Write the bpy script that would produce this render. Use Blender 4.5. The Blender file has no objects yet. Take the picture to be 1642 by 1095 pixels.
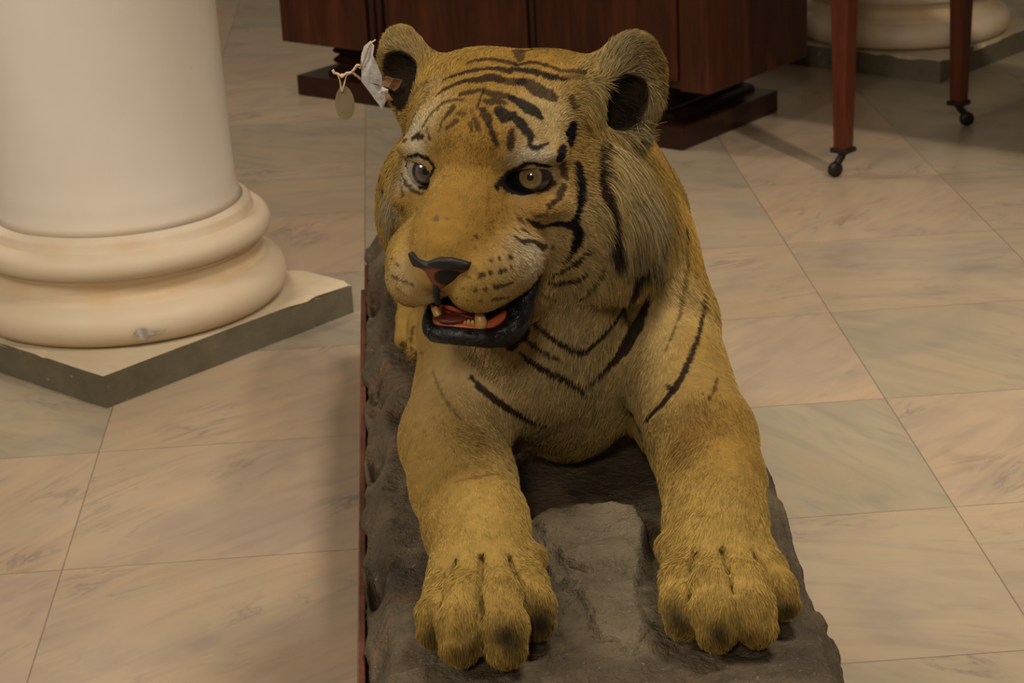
import bpy, bmesh, math, random
import numpy as np
from mathutils import Vector, Matrix

random.seed(4)
RNG = np.random.default_rng(11)
SC = bpy.context.scene
COL = SC.collection
R = math.radians

# ------------------------------------------------------------------ camera
W_PX, H_PX = 1642.0, 1095.0
FPX = 3315.0
CAM = np.array([0.0, 0.0, 1.3])
FWD = np.array([0.04537837, 0.93786021, -0.34403346])
RGT = np.array([0.99676038, -0.06540069, -0.0468133])
UPV = np.array([0.06640436, 0.34079461, 0.93778969])
cd = bpy.data.cameras.new('camera')
cam = bpy.data.objects.new('camera', cd)
COL.objects.link(cam)
m = Matrix.Identity(4)
for i in range(3):
    m[i][0], m[i][1], m[i][2] = RGT[i], UPV[i], -FWD[i]
    m[i][3] = CAM[i]
cam.matrix_world = m
cd.sensor_width = 36.0
cd.lens = FPX / W_PX * 36.0
cd.clip_start = 0.05
cd.dof.use_dof = True
cd.dof.focus_distance = 2.3
cd.dof.aperture_fstop = 15.0
SC.camera = cam

# ------------------------------------------------------------------ light
wd = bpy.data.worlds.new('museum_air')
SC.world = wd
wd.use_nodes = True
wd.node_tree.nodes['Background'].inputs[0].default_value = (1.0, 0.76, 0.52, 1)
wd.node_tree.nodes['Background'].inputs[1].default_value = 0.11


def area(name, loc, target, size, power, color=(1, 0.80, 0.56)):
    l = bpy.data.lights.new(name, 'AREA')
    l.shape = 'DISK'
    l.size = size
    l.energy = power
    l.color = color
    o = bpy.data.objects.new(name, l)
    COL.objects.link(o)
    o.location = loc
    d = Vector(target) - Vector(loc)
    o.rotation_euler = d.to_track_quat('-Z', 'Y').to_euler()
    return o




def spot(name, loc, target, angle, blend, power, radius, color):
    l = bpy.data.lights.new(name, 'SPOT')
    l.spot_size = R(angle); l.spot_blend = blend; l.energy = power; l.shadow_soft_size = radius; l.color = color
    o = bpy.data.objects.new(name, l)
    COL.objects.link(o)
    o.location = loc
    o.rotation_euler = (Vector(target) - Vector(loc)).to_track_quat('-Z', 'Y').to_euler()
    return o


spot('ceiling_spot', (1.95, 1.35, 3.2), (1.25, 3.6, 0.0), 58, 0.85, 330, 0.09, (1, 0.88, 0.74))
spot('overhead_spot', (0.95, 2.05, 3.3), (0.85, 2.5, 0.0), 70, 0.85, 290, 0.35, (1, 0.89, 0.76))
area('hall_lamp', (-2.6, 1.2, 3.0), (-0.2, 3.0, 0.3), 1.1, 66, (1, 0.90, 0.78))
area('rear_fill', (-1.3, 5.3, 3.3), (-0.4, 4.9, 0.0), 0.9, 46, (1, 0.86, 0.72))  # added fill that brightens the floor at the back left
area('front_fill', (-0.5, -1.6, 2.9), (0.1, 2.4, 0.4), 0.6, 58, (1, 0.87, 0.71))  # added frontal fill for the tiger and the column's right side
SC.view_settings.view_transform = 'Standard'
SC.view_settings.look = 'None'
SC.view_settings.exposure = 0.0
SC.view_settings.gamma = 1.0
SC.view_settings.use_curve_mapping = False


# ------------------------------------------------------------------ helpers
def ray(px, py):
    d = FWD * FPX + RGT * (px - 821.0) - UPV * (py - 547.5)
    return d / np.linalg.norm(d)


def at(px, py, Y):
    """world point seen in that direction at distance Y along the floor"""
    d = ray(px, py)
    return CAM + d * (Y / d[1])


def atz(px, py, z):
    d = ray(px, py)
    return CAM + d * ((z - CAM[2]) / d[2])


def tag(o, label=None, cat=None, group=None, kind=None):
    if label: o['label'] = label
    if cat: o['category'] = cat
    if group: o['group'] = group
    if kind: o['kind'] = kind
    return o


def empty(name, loc=(0, 0, 0), rz=0.0):
    o = bpy.data.objects.new(name, None)
    o.empty_display_size = 0.1
    COL.objects.link(o)
    o.location = loc
    o.rotation_euler = (0, 0, rz)
    return o


def link(name, me, mat=None, parent=None, smooth=False):
    o = bpy.data.objects.new(name, me)
    COL.objects.link(o)
    if mat is not None: me.materials.append(mat)
    if parent is not None: o.parent = parent
    if smooth:
        me.polygons.foreach_set('use_smooth', [True] * len(me.polygons))
    return o


def mesh_np(name, V, F):
    me = bpy.data.meshes.new(name)
    F = np.asarray(F)
    me.vertices.add(len(V)); me.vertices.foreach_set('co', np.asarray(V, np.float32).ravel())
    me.loops.add(F.size); me.loops.foreach_set('vertex_index', F.ravel().astype(np.int32))
    me.polygons.add(len(F))
    me.polygons.foreach_set('loop_start', (np.arange(len(F)) * F.shape[1]).astype(np.int32))
    me.update(calc_edges=True)
    me.validate()
    return me


def bm_obj(name, bm, mat, parent=None, smooth=False):
    bmesh.ops.recalc_face_normals(bm, faces=bm.faces)
    me = bpy.data.meshes.new(name)
    bm.to_mesh(me); bm.free()
    return link(name, me, mat, parent, smooth)


def box(bm, lo, hi, bev=0.0, seg=2):
    c = [(lo[i] + hi[i]) / 2 for i in range(3)]
    s = [hi[i] - lo[i] for i in range(3)]
    g = bmesh.ops.create_cube(bm, size=1.0)
    for v in g['verts']:
        v.co = Vector((c[0] + v.co.x * s[0], c[1] + v.co.y * s[1], c[2] + v.co.z * s[2]))
    if bev > 0:
        es = {e for v in g['verts'] for e in v.link_edges}
        bmesh.ops.bevel(bm, geom=list(es), offset=bev, segments=seg, affect='EDGES', profile=0.6)


def lathe(bm, prof, n=96, cx=0.0, cy=0.0, cap=True):
    rings = []
    for r, z in prof:
        rings.append([bm.verts.new((cx + r * math.cos(2 * math.pi * k / n), cy + r * math.sin(2 * math.pi * k / n), z)) for k in range(n)])
    for a, b in zip(rings, rings[1:]):
        for k in range(n):
            bm.faces.new((a[k], a[(k + 1) % n], b[(k + 1) % n], b[k]))
    if cap:
        bm.faces.new(rings[0][::-1]); bm.faces.new(rings[-1])


def tube(bm, pts, rad, n=8):
    pts = [Vector(p) for p in pts]
    if not hasattr(rad, '__len__'): rad = [rad] * len(pts)
    rings = []
    up = Vector((0.3, 0.2, 1)).normalized()
    for i, p in enumerate(pts):
        d = (pts[min(i + 1, len(pts) - 1)] - pts[max(i - 1, 0)]).normalized()
        a = d.cross(up)
        if a.length < 1e-4: a = d.cross(Vector((1, 0, 0)))
        a.normalize(); b = d.cross(a)
        rings.append([bm.verts.new(p + (a * math.cos(2 * math.pi * k / n) + b * math.sin(2 * math.pi * k / n)) * rad[i]) for k in range(n)])
    for a, b in zip(rings, rings[1:]):
        for k in range(n):
            bm.faces.new((a[k], a[(k + 1) % n], b[(k + 1) % n], b[k]))
    bm.faces.new(rings[0][::-1]); bm.faces.new(rings[-1])


class NT:
    """tiny node-tree helper"""
    def __init__(self, name):
        self.m = bpy.data.materials.new(name)
        self.m.use_nodes = True
        self.t = self.m.node_tree
        self.b = self.t.nodes['Principled BSDF']

    def n(self, typ, **kw):
        nd = self.t.nodes.new(typ)
        for k, v in kw.items():
            if k.startswith('i_'):
                key = k[2:]
                key = int(key) if key.isdigit() else key.replace('_', ' ')
                self.put(nd.inputs[key], v)
            else:
                setattr(nd, k, v)
        return nd

    def put(self, sock, v):
        if isinstance(v, bpy.types.NodeSocket): self.t.links.new(v, sock)
        else: sock.default_value = v

    def noise(self, vec, scale, detail=4, rough=0.55, dist=0.0):
        return self.n('ShaderNodeTexNoise', i_Vector=vec, i_Scale=scale, i_Detail=detail, i_Roughness=rough, i_Distortion=dist).outputs[0]

    def ramp(self, fac, stops, interp='LINEAR'):
        nd = self.n('ShaderNodeValToRGB')
        self.put(nd.inputs[0], fac)
        e = nd.color_ramp.elements
        nd.color_ramp.interpolation = interp
        while len(e) > 1: e.remove(e[-1])
        e[0].position, e[0].color = stops[0][0], tuple(stops[0][1]) + (1,)
        for p, c in stops[1:]:
            x = e.new(p); x.color = tuple(c) + (1,)
        return nd.outputs[0]

    def mix(self, fac, a, b, blend='MIX'):
        nd = self.n('ShaderNodeMix', data_type='RGBA', blend_type=blend)
        self.put(nd.inputs[0], fac)
        for k, v in ((6, a), (7, b)):
            if isinstance(v, tuple) and len(v) == 3: v = v + (1,)
            self.put(nd.inputs[k], v)
        return nd.outputs[2]

    def math(self, op, a, b=0.0, clamp=False):
        nd = self.n('ShaderNodeMath', operation=op, use_clamp=clamp)
        self.put(nd.inputs[0], a); self.put(nd.inputs[1], b)
        return nd.outputs[0]

    def coords(self, kind='Object'):
        return self.n('ShaderNodeTexCoord').outputs[kind]

    def mapping(self, vec, scale=(1, 1, 1), rot=(0, 0, 0), loc=(0, 0, 0)):
        return self.n('ShaderNodeMapping', i_Vector=vec, i_Scale=scale, i_Rotation=rot, i_Location=loc).outputs[0]

    def bump(self, h, strength=0.3, dist=0.01):
        nd = self.n('ShaderNodeBump', i_Height=h, i_Strength=strength, i_Distance=dist)
        self.t.links.new(nd.outputs[0], self.b.inputs['Normal'])

    def set(self, color=None, rough=None, **kw):
        if color is not None:
            if isinstance(color, tuple) and len(color) == 3: color = color + (1,)
            self.put(self.b.inputs['Base Color'], color)
        if rough is not None: self.put(self.b.inputs['Roughness'], rough)
        for k, v in kw.items(): self.put(self.b.inputs[k.replace('_', ' ')], v)
        return self.m


# value noise in numpy (for geometry)
_P = RNG.random((64, 64, 64)).astype(np.float32)


def vnoise(p):
    p = np.asarray(p, np.float32)
    i = np.floor(p).astype(np.int64); f = p - i
    f = f * f * (3 - 2 * f)
    i &= 63; j = (i + 1) & 63
    x0, y0, z0 = i[..., 0], i[..., 1], i[..., 2]; x1, y1, z1 = j[..., 0], j[..., 1], j[..., 2]
    fx, fy, fz = f[..., 0], f[..., 1], f[..., 2]
    a = _P[x0, y0, z0] * (1 - fx) + _P[x1, y0, z0] * fx
    b = _P[x0, y1, z0] * (1 - fx) + _P[x1, y1, z0] * fx
    c = _P[x0, y0, z1] * (1 - fx) + _P[x1, y0, z1] * fx
    d = _P[x0, y1, z1] * (1 - fx) + _P[x1, y1, z1] * fx
    return (a * (1 - fy) + b * fy) * (1 - fz) + (c * (1 - fy) + d * fy) * fz


def fbm(p, octs=4, gain=0.5):
    s = 0; a = 1.0; t = 0
    p = np.asarray(p, np.float32)
    for o in range(octs):
        s = s + a * vnoise(p * 2 ** o + 17.3 * o); t += a; a *= gain
    return s / t


# ------------------------------------------------------------------ materials
TILE = 0.43314545
T_OFF = (-0.53150628, 3.15010085)


def marble_floor():
    k = NT('marble_tiles')
    co = k.coords()
    v = k.n('ShaderNodeVectorMath', operation='SUBTRACT')
    k.put(v.inputs[0], co); v.inputs[1].default_value = (T_OFF[0] - 40 * TILE, T_OFF[1] - 40 * TILE, 0)
    s = k.n('ShaderNodeVectorMath', operation='SCALE'); k.put(s.inputs[0], v.outputs[0]); s.inputs['Scale'].default_value = 1 / TILE
    fl = k.n('ShaderNodeVectorMath', operation='FLOOR'); k.put(fl.inputs[0], s.outputs[0])
    fr = k.n('ShaderNodeVectorMath', operation='FRACTION'); k.put(fr.inputs[0], s.outputs[0])
    wn = k.n('ShaderNodeTexWhiteNoise', noise_dimensions='2D'); k.put(wn.inputs['Vector'], fl.outputs[0])
    rnd, rcol = wn.outputs[0], wn.outputs[1]
    # grout distance
    sep = k.n('ShaderNodeSeparateXYZ'); k.put(sep.inputs[0], fr.outputs[0])
    def edge(x): return k.math('MINIMUM', x, k.math('SUBTRACT', 1.0, x))
    e = k.math('MINIMUM', edge(sep.outputs[0]), edge(sep.outputs[1]))
    wob = k.math('MULTIPLY', k.noise(co, 60, 3), 0.0022)
    grout = k.math('LESS_THAN', e, k.math('ADD', wob, 0.0014))
    # per tile shifted and turned coordinates
    off = k.n('ShaderNodeVectorMath', operation='SCALE'); k.put(off.inputs[0], rcol); off.inputs['Scale'].default_value = 30
    ad = k.n('ShaderNodeVectorMath', operation='ADD'); k.put(ad.inputs[0], co); k.put(ad.inputs[1], off.outputs[0])
    rot = k.n('ShaderNodeVectorRotate', rotation_type='Z_AXIS'); k.put(rot.inputs['Vector'], ad.outputs[0])
    k.put(rot.inputs['Angle'], k.math('MULTIPLY', k.math('SUBTRACT', rnd, 0.5), 2.2))
    tc = rot.outputs[0]
    st = k.mapping(tc, scale=(1.0, 5.0, 1.0))
    cloud = k.noise(tc, 3.2, 5, 0.6, 0.8)
    streak = k.noise(st, 4.0, 7, 0.62, 1.1)
    vein_src = k.noise(k.mapping(tc, scale=(1.2, 4.2, 1)), 2.6, 9, 0.6, 1.6)
    vein = k.math('ABSOLUTE', k.math('SUBTRACT', vein_src, 0.5))
    vein = k.ramp(vein, [(0.0, (1, 1, 1)), (0.012, (0.35,) * 3), (0.05, (0, 0, 0))])
    patch = k.ramp(k.noise(tc, 5.5, 3), [(0.50, (0, 0, 0)), (0.68, (1, 1, 1))])
    vein = k.math('MULTIPLY', vein, patch)
    base = k.mix(rnd, (0.42, 0.322, 0.228), (0.325, 0.285, 0.208))
    pink = k.ramp(cloud, [(0.35, (0.86, 0.86, 0.90)), (0.5, (1, 0.98, 0.95)), (0.68, (1.06, 0.98, 0.9))])
    base = k.mix(1.0, base, pink, 'MULTIPLY')
    g = k.ramp(streak, [(0.36, (0.76, 0.78, 0.78)), (0.50, (0.97, 0.97, 0.96)), (0.62, (1.08, 1.05, 1.0))])
    base = k.mix(0.5, base, g, 'MULTIPLY')
    base = k.mix(k.math('MULTIPLY', vein, 0.9), base, (0.17, 0.145, 0.13))
    spots = k.ramp(k.noise(k.mapping(tc, scale=(1, 2.2, 1)), 22, 4, 0.5, 0.6), [(0.66, (0, 0, 0)), (0.74, (1, 1, 1))])
    base = k.mix(k.math('MULTIPLY', spots, k.math('MULTIPLY', patch, 0.8)), base, (0.20, 0.17, 0.15))
    dirt = k.ramp(k.noise(co, 1.7, 4), [(0.3, (0.90, 0.88, 0.86)), (0.6, (1, 1, 1))])
    base = k.mix(1.0, base, dirt, 'MULTIPLY')
    base = k.mix(k.math('MULTIPLY', grout, 0.75), base, (0.13, 0.095, 0.065))
    k.set(base, k.ramp(cloud, [(0.3, (0.34,) * 3), (0.7, (0.26,) * 3)]), Specular_IOR_Level=0.42)
    k.bump(k.math('SUBTRACT', k.math('MULTIPLY', k.noise(co, 9, 2), 0.1), k.math('MULTIPLY', grout, 0.5)), 0.2, 0.002)
    return k.m


def plaster(name='painted_plaster'):
    k = NT(name)
    co = k.coords()
    z = k.n('ShaderNodeSeparateXYZ'); k.put(z.inputs[0], co)
    n1 = k.noise(co, 6, 5, 0.6)
    base = k.mix(n1, (0.73, 0.65, 0.54), (0.80, 0.73, 0.63))
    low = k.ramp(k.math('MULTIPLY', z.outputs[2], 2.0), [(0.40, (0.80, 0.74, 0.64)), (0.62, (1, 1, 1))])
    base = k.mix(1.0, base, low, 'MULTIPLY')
    stz = k.math('ADD', z.outputs[2], k.math('MULTIPLY', k.math('SUBTRACT', n1, 0.5), 0.02))
    stain = k.ramp(k.math('MULTIPLY', stz, 2.0), [(0.12, (0.35,) * 3), (0.26, (0.30,) * 3), (0.29, (1,) * 3), (0.335, (0.9,) * 3), (0.36, (0.2,) * 3), (0.44, (0.35,) * 3), (0.47, (0.8,) * 3), (0.50, (0.25,) * 3), (0.56, (0.0,) * 3)])
    blot = k.ramp(k.noise(co, 11, 5, 0.6, 0.5), [(0.35, (0.25,) * 3), (0.65, (1,) * 3)])
    base = k.mix(k.math('MULTIPLY', stain, k.math('MULTIPLY', blot, 0.85)), base, (0.58, 0.38, 0.17))
    scuff = k.ramp(k.noise(k.mapping(co, scale=(1, 1, 0.6)), 34, 3, 0.5, 0.4), [(0.74, (0, 0, 0)), (0.80, (1, 1, 1))])
    base = k.mix(k.math('MULTIPLY', scuff, 0.5), base, (0.36, 0.29, 0.22))
    k.set(base, 0.5, Specular_IOR_Level=0.3)
    k.bump(k.noise(co, 14, 5, 0.6), 0.18, 0.006)
    return k.m


def old_stone(name='plinth_stone'):
    k = NT(name)
    co = k.coords()
    n1 = k.noise(co, 14, 6, 0.65)
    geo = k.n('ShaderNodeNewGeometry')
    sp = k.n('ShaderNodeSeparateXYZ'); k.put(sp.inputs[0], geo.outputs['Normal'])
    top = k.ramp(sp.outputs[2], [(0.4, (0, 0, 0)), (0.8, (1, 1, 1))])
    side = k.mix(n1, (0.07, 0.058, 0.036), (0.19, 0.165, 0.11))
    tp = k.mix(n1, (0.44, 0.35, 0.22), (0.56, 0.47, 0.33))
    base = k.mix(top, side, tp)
    chip = k.ramp(k.noise(co, 42, 4, 0.6), [(0.66, (0, 0, 0)), (0.72, (1, 1, 1))])
    base = k.mix(k.math('MULTIPLY', chip, 0.5), base, (0.42, 0.37, 0.27))
    k.set(base, 0.75, Specular_IOR_Level=0.2)
    k.bump(k.noise(co, 45, 6, 0.65), 0.4, 0.006)
    return k.m


def mahogany(name, a=(0.030, 0.0070, 0.0030), b=(0.085, 0.021, 0.0065), rough=0.32, along='Z'):
    k = NT(name)
    co = k.coords()
    sc = {'Z': (7, 7, 0.9), 'X': (0.9, 7, 7)}[along]
    v = k.mapping(co, scale=sc)
    n1 = k.noise(v, 2.3, 7, 0.62, 0.9)
    n2 = k.noise(k.mapping(co, scale=tuple(c * 5 for c in sc)), 3, 3, 0.5)
    c = k.ramp(n1, [(0.32, a), (0.55, tuple((x + y) / 2 for x, y in zip(a, b))), (0.72, b)])
    c = k.mix(0.35, c, k.ramp(n2, [(0.3, (0.4,) * 3), (0.7, (1.3,) * 3)]), 'MULTIPLY')
    k.set(c, rough, Specular_IOR_Level=0.35)
    k.bump(n2, 0.08, 0.002)
    return k.m


def flat(name, col, rough=0.5, **kw):
    k = NT(name)
    co = k.coords()
    n = k.noise(co, 40, 4)
    c = k.mix(n, tuple(x * 0.8 for x in col), tuple(min(1, x * 1.2) for x in col))
    return k.set(c, rough, **kw)


M_FLOOR = marble_floor()
M_PLASTER = plaster()
M_STONE = old_stone()
M_WOOD = mahogany('mahogany', (0.026, 0.0060, 0.0022), (0.085, 0.020, 0.0058), 0.36)
M_WOOD_DARK = mahogany('dark_mahogany', (0.016, 0.0050, 0.0028), (0.040, 0.012, 0.0055), 0.3, 'X')
M_WOOD_LEG = mahogany('red_mahogany', (0.055, 0.010, 0.0035), (0.115, 0.026, 0.008), 0.33)
M_TRAY = mahogany('tray_wood', (0.075, 0.026, 0.014), (0.17, 0.062, 0.034), 0.3)
M_METAL = flat('dark_castor_metal', (0.022, 0.016, 0.012), 0.45, Metallic=0.6)

# ------------------------------------------------------------------ setting
bm = bmesh.new()
box(bm, (-6, -4, -0.05), (7, 11, 0.0))
tag(bm_obj('floor', bm, M_FLOOR), kind='structure')


# ------------------------------------------------------------------ columns
def rough_plinth(c, half, ang, h, chips=1.0, seed=0):
    """square stone slab with chipped, slightly wavy edges"""
    bm = bmesh.new()
    box(bm, (-half, -half, 0), (half, half, h))
    bmesh.ops.subdivide_edges(bm, edges=bm.edges[:], cuts=30, use_grid_fill=True)
    V = np.array([v.co[:] for v in bm.verts])
    n = fbm(V * 14 + seed, 4) - 0.5
    edge = (np.abs(np.abs(V[:, 0]) - half) < 0.012) | (np.abs(np.abs(V[:, 1]) - half) < 0.012)
    topc = edge & (V[:, 2] > h - 0.004)
    nn = fbm(V * 9 + 5 + seed, 3)
    for i, v in enumerate(bm.verts):
        if edge[i]:
            k = 1 - 0.012 * n[i]
            v.co.x *= k; v.co.y *= k
        if topc[i]:
            d = max(0.0, nn[i] - 0.52) * 0.10 * chips
            v.co.z -= d
            v.co.x -= math.copysign(d * 0.6, v.co.x) if abs(abs(v.co.x) - half) < 0.03 else 0
            v.co.y -= math.copysign(d * 0.6, v.co.y) if abs(abs(v.co.y) - half) < 0.03 else 0
    for v in bm.verts:
        v.co.z = max(v.co.z, 0.0)
    return bm


def column(cx, cy, half, ang, label, seed, patch=False):
    root = empty('column', (cx, cy, 0), ang)
    tag(root, label, 'column')
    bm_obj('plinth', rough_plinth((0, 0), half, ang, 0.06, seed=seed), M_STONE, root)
    bm = bmesh.new()
    prof = [(0.262, 0.060), (0.285, 0.064), (0.297, 0.076), (0.3015, 0.092), (0.299, 0.108), (0.289, 0.122), (0.275, 0.130),
            (0.268, 0.132), (0.268, 0.138), (0.262, 0.140), (0.256, 0.146), (0.252, 0.155), (0.252, 0.163), (0.257, 0.170), (0.262, 0.173),
            (0.262, 0.178), (0.268, 0.180), (0.2765, 0.188), (0.2795, 0.199), (0.2765, 0.212), (0.266, 0.221), (0.252, 0.224),
            (0.246, 0.226), (0.246, 0.240), (0.242, 0.243), (0.233, 0.250)]
    lathe(bm, prof, 128)
    V = np.array([v.co[:] for v in bm.verts])
    d = (fbm(V * 7 + seed, 3) - 0.5) * 0.007
    for v, k in zip(bm.verts, d):
        r = math.hypot(v.co.x, v.co.y); f = (r + k) / r
        v.co.x *= f; v.co.y *= f; v.co.z += k * 0.5
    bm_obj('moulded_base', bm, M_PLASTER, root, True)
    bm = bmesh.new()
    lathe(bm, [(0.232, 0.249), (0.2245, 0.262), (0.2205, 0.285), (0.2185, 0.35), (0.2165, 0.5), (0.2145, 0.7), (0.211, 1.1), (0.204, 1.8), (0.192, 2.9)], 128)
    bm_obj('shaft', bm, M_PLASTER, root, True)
    return root


colA = column(-0.541, 3.765, 0.2985, R(45), 'white painted column at the left edge, on a chipped square stone plinth', 3)
colB = column(1.427, 5.302 + 0.43, 0.300, R(45), 'white column in the back right corner behind the castor table legs', 21)
# silvery scrape on the lower torus of the near column
k = NT('silver_scrape')
k.set(k.ramp(k.noise(k.coords(), 60, 4), [(0.4, (0.33, 0.30, 0.26)), (0.6, (0.55, 0.52, 0.47))]), 0.4, Metallic=0.2)
bm = bmesh.new()
pc = np.array([-0.541, 3.765]); hit = atz(240, 538, 0.092); a0 = math.atan2(hit[1] - pc[1], hit[0] - pc[0])
N = 26
vs = []
for i in range(N):
    t = 2 * math.pi * i / N
    rr = 1 + 0.25 * math.sin(3 * t + 1) + 0.12 * math.sin(7 * t)
    da = math.cos(t) * 0.085 * rr; dz = math.sin(t) * 0.0085 * rr * (1.3 if math.cos(t) < 0 else 0.7)
    z = 0.088 + dz
    r = 0.3022 - (z - 0.092) ** 2 * 14 + 0.0022
    vs.append(bm.verts.new((r * math.cos(a0 - R(45) + da), r * math.sin(a0 - R(45) + da), z)))
cz = bm.verts.new((0.3048 * math.cos(a0 - R(45)), 0.3048 * math.sin(a0 - R(45)), 0.088))
for i in range(N): bm.faces.new((cz, vs[i], vs[(i + 1) % N]))
o = bm_obj('scraped_patch', bm, k.m, colA, True)
o['label'] = 'silvery scraped patch'

# ------------------------------------------------------------------ cabinet
cab = empty('cabinet', (-0.314, 5.645, 0), math.atan2(-0.665, 0.747))
tag(cab, 'large dark mahogany cabinet with a moulded pedestal, behind the tiger', 'cabinet')
bm = bmesh.new(); box(bm, (0.012, 0.015, 0.15), (1.375, 0.45, 1.25), 0.004)
bm_obj('body', bm, M_WOOD, cab)


def panel(x0, x1, z0=0.20, z1=1.18):
    bm = bmesh.new()
    box(bm, (x0, -0.006, z0), (x1, 0.016, z1), 0.003)
    return bm


bm = bmesh.new()
for x0, x1 in ((0.0, 0.30), (0.40, 0.84), (0.90, 1.385)):
    pass
for x0, x1 in ((0.40, 0.855), (0.885, 1.30)):
    d = bm_obj('door', panel(x0, x1, 0.175), M_WOOD, cab)
    b2 = bmesh.new()
    lathe(b2, [(0.006, 0), (0.005, 0.01), (0.012, 0.016), (0.013, 0.024), (0.004, 0.030)], 20)
    bmesh.ops.rotate(b2, verts=b2.verts, cent=(0, 0, 0), matrix=Matrix.Rotation(R(90), 3, 'X'))
    bmesh.ops.translate(b2, verts=b2.verts, vec=(x1 - 0.03 if x0 < 0.5 else x0 + 0.03, -0.004, 0.75))
    bm_obj('knob', b2, M_METAL, d, True)
bm = bmesh.new(); box(bm, (0.0, -0.003, 0.15), (0.315, 0.02, 1.25), 0.003); bm_obj('side_panel', bm, M_WOOD, cab)
for x in (0.335, 0.362, 0.390, 0.870):
    bm = bmesh.new()
    tube(bm, [(x, 0.006, 0.152), (x, 0.006, 1.248)], 0.0125, 12)
    bm_obj('reeded_moulding', bm, M_WOOD, cab, True)
bm = bmesh.new(); box(bm, (1.305, -0.003, 0.15), (1.385, 0.455, 1.25), 0.004); bm_obj('corner_post', bm, M_WOOD, cab)
bm = bmesh.new(); box(bm, (-0.03, -0.03, 1.25), (1.415, 0.48, 1.29), 0.008); bm_obj('top_board', bm, M_WOOD_DARK, cab)
# ogee pedestal
bm = bmesh.new()
prof = [(0.020, 0.150), (0.020, 0.140), (0.012, 0.134), (0.004, 0.127), (0.000, 0.120), (0.005, 0.114), (0.014, 0.110), (0.006, 0.103), (0.0, 0.096), (0.004, 0.088), (0.012, 0.083), (0.010, 0.078), (-0.004, 0.072), (-0.010, 0.064), (-0.010, 0.056)]
x0, y0, x1, y1 = 0.115, 0.07, 1.235, 0.42
rings = [[bm.verts.new(p) for p in ((x0 + i, y0 + i, z), (x1 - i, y0 + i, z), (x1 - i, y1 - i, z), (x0 + i, y1 - i, z))] for i, z in prof]
for a, b in zip(rings, rings[1:]):
    for q in range(4): bm.faces.new((a[q], a[(q + 1) % 4], b[(q + 1) % 4], b[q]))
bm.faces.new(rings[0]); bm.faces.new(rings[-1][::-1])
bm_obj('moulded_pedestal', bm, M_WOOD_DARK, cab)
bm = bmesh.new(); box(bm, (0.028, 0.012, 0.0), (1.30, 0.452, 0.056), 0.004); bm_obj('base_board', bm, M_WOOD_DARK, cab)

# ------------------------------------------------------------------ castor table
tb = empty('castor_table', (0.99, 4.495, 0), R(-45))
tag(tb, 'slim-legged mahogany table on castors in front of the far column', 'table')


def leg(x, y, rz):
    bm = bmesh.new()
    zs = [(0.066, 0.0165), (0.40, 0.0215), (0.62, 0.024), (0.64, 0.027), (0.70, 0.027)]
    rings = []
    for z, h in zs:
        rings.append([bm.verts.new((x + sx * h, y + sy * h, z)) for sx, sy in ((-1, -1), (1, -1), (1, 1), (-1, 1))])
    for a, b in zip(rings, rings[1:]):
        for q in range(4): bm.faces.new((a[q], a[(q + 1) % 4], b[(q + 1) % 4], b[q]))
    bm.faces.new(rings[0][::-1]); bm.faces.new(rings[-1])
    bmesh.ops.bevel(bm, geom=[e for e in bm.edges if abs(e.verts[0].co.z - e.verts[1].co.z) > 0.01], offset=0.002, segments=2, affect='EDGES')
    lg = bm_obj('leg', bm, M_WOOD_LEG, tb)
    bm = bmesh.new(); box(bm, (x - 0.022, y - 0.022, 0.055), (x + 0.022, y + 0.022, 0.066), 0.0025)
    bm_obj('metal_cup', bm, M_METAL, lg)
    c, s = math.cos(rz), math.sin(rz)
    bm = bmesh.new()
    tube(bm, [(x, y, 0.056), (x + 0.004 * c, y + 0.004 * s, 0.045), (x + 0.014 * c, y + 0.014 * s, 0.034), (x + 0.020 * c, y + 0.020 * s, 0.018)], [0.010, 0.009, 0.009, 0.006], 10)
    ca = bm_obj('castor', bm, M_METAL, lg, True)
    bm = bmesh.new()
    lathe(bm, [(0.004, -0.009), (0.014, -0.009), (0.0175, -0.005), (0.0175, 0.005), (0.014, 0.009), (0.004, 0.009)], 24)
    bmesh.ops.rotate(bm, verts=bm.verts, cent=(0, 0, 0), matrix=Matrix.Rotation(R(90), 3, 'X'))
    bmesh.ops.rotate(bm, verts=bm.verts, cent=(0, 0, 0), matrix=Matrix.Rotation(rz, 3, 'Z'))
    bmesh.ops.translate(bm, verts=bm.verts, vec=(x + 0.022 * c, y + 0.022 * s, 0.0178))
    bm_obj('castor_wheel', bm, M_METAL, ca, True)


leg(0.0, 0.0, R(-110)); leg(0.0, 0.515, R(50)); leg(1.30, 0.0, R(30)); leg(1.30, 0.515, R(80))
bm = bmesh.new()
for lo, hi in (((0.024, -0.018, 0.64), (1.276, 0.004, 0.71)), ((0.024, 0.511, 0.64), (1.276, 0.533, 0.71)), ((-0.018, 0.024, 0.64), (0.004, 0.491, 0.71)), ((1.296, 0.024, 0.64), (1.318, 0.491, 0.71))):
    box(bm, lo, hi)
bm_obj('apron', bm, M_WOOD_LEG, tb)
bm = bmesh.new(); box(bm, (-0.035, -0.035, 0.70), (1.335, 0.55, 0.725), 0.006); bm_obj('tabletop', bm, M_WOOD_LEG, tb)

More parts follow.
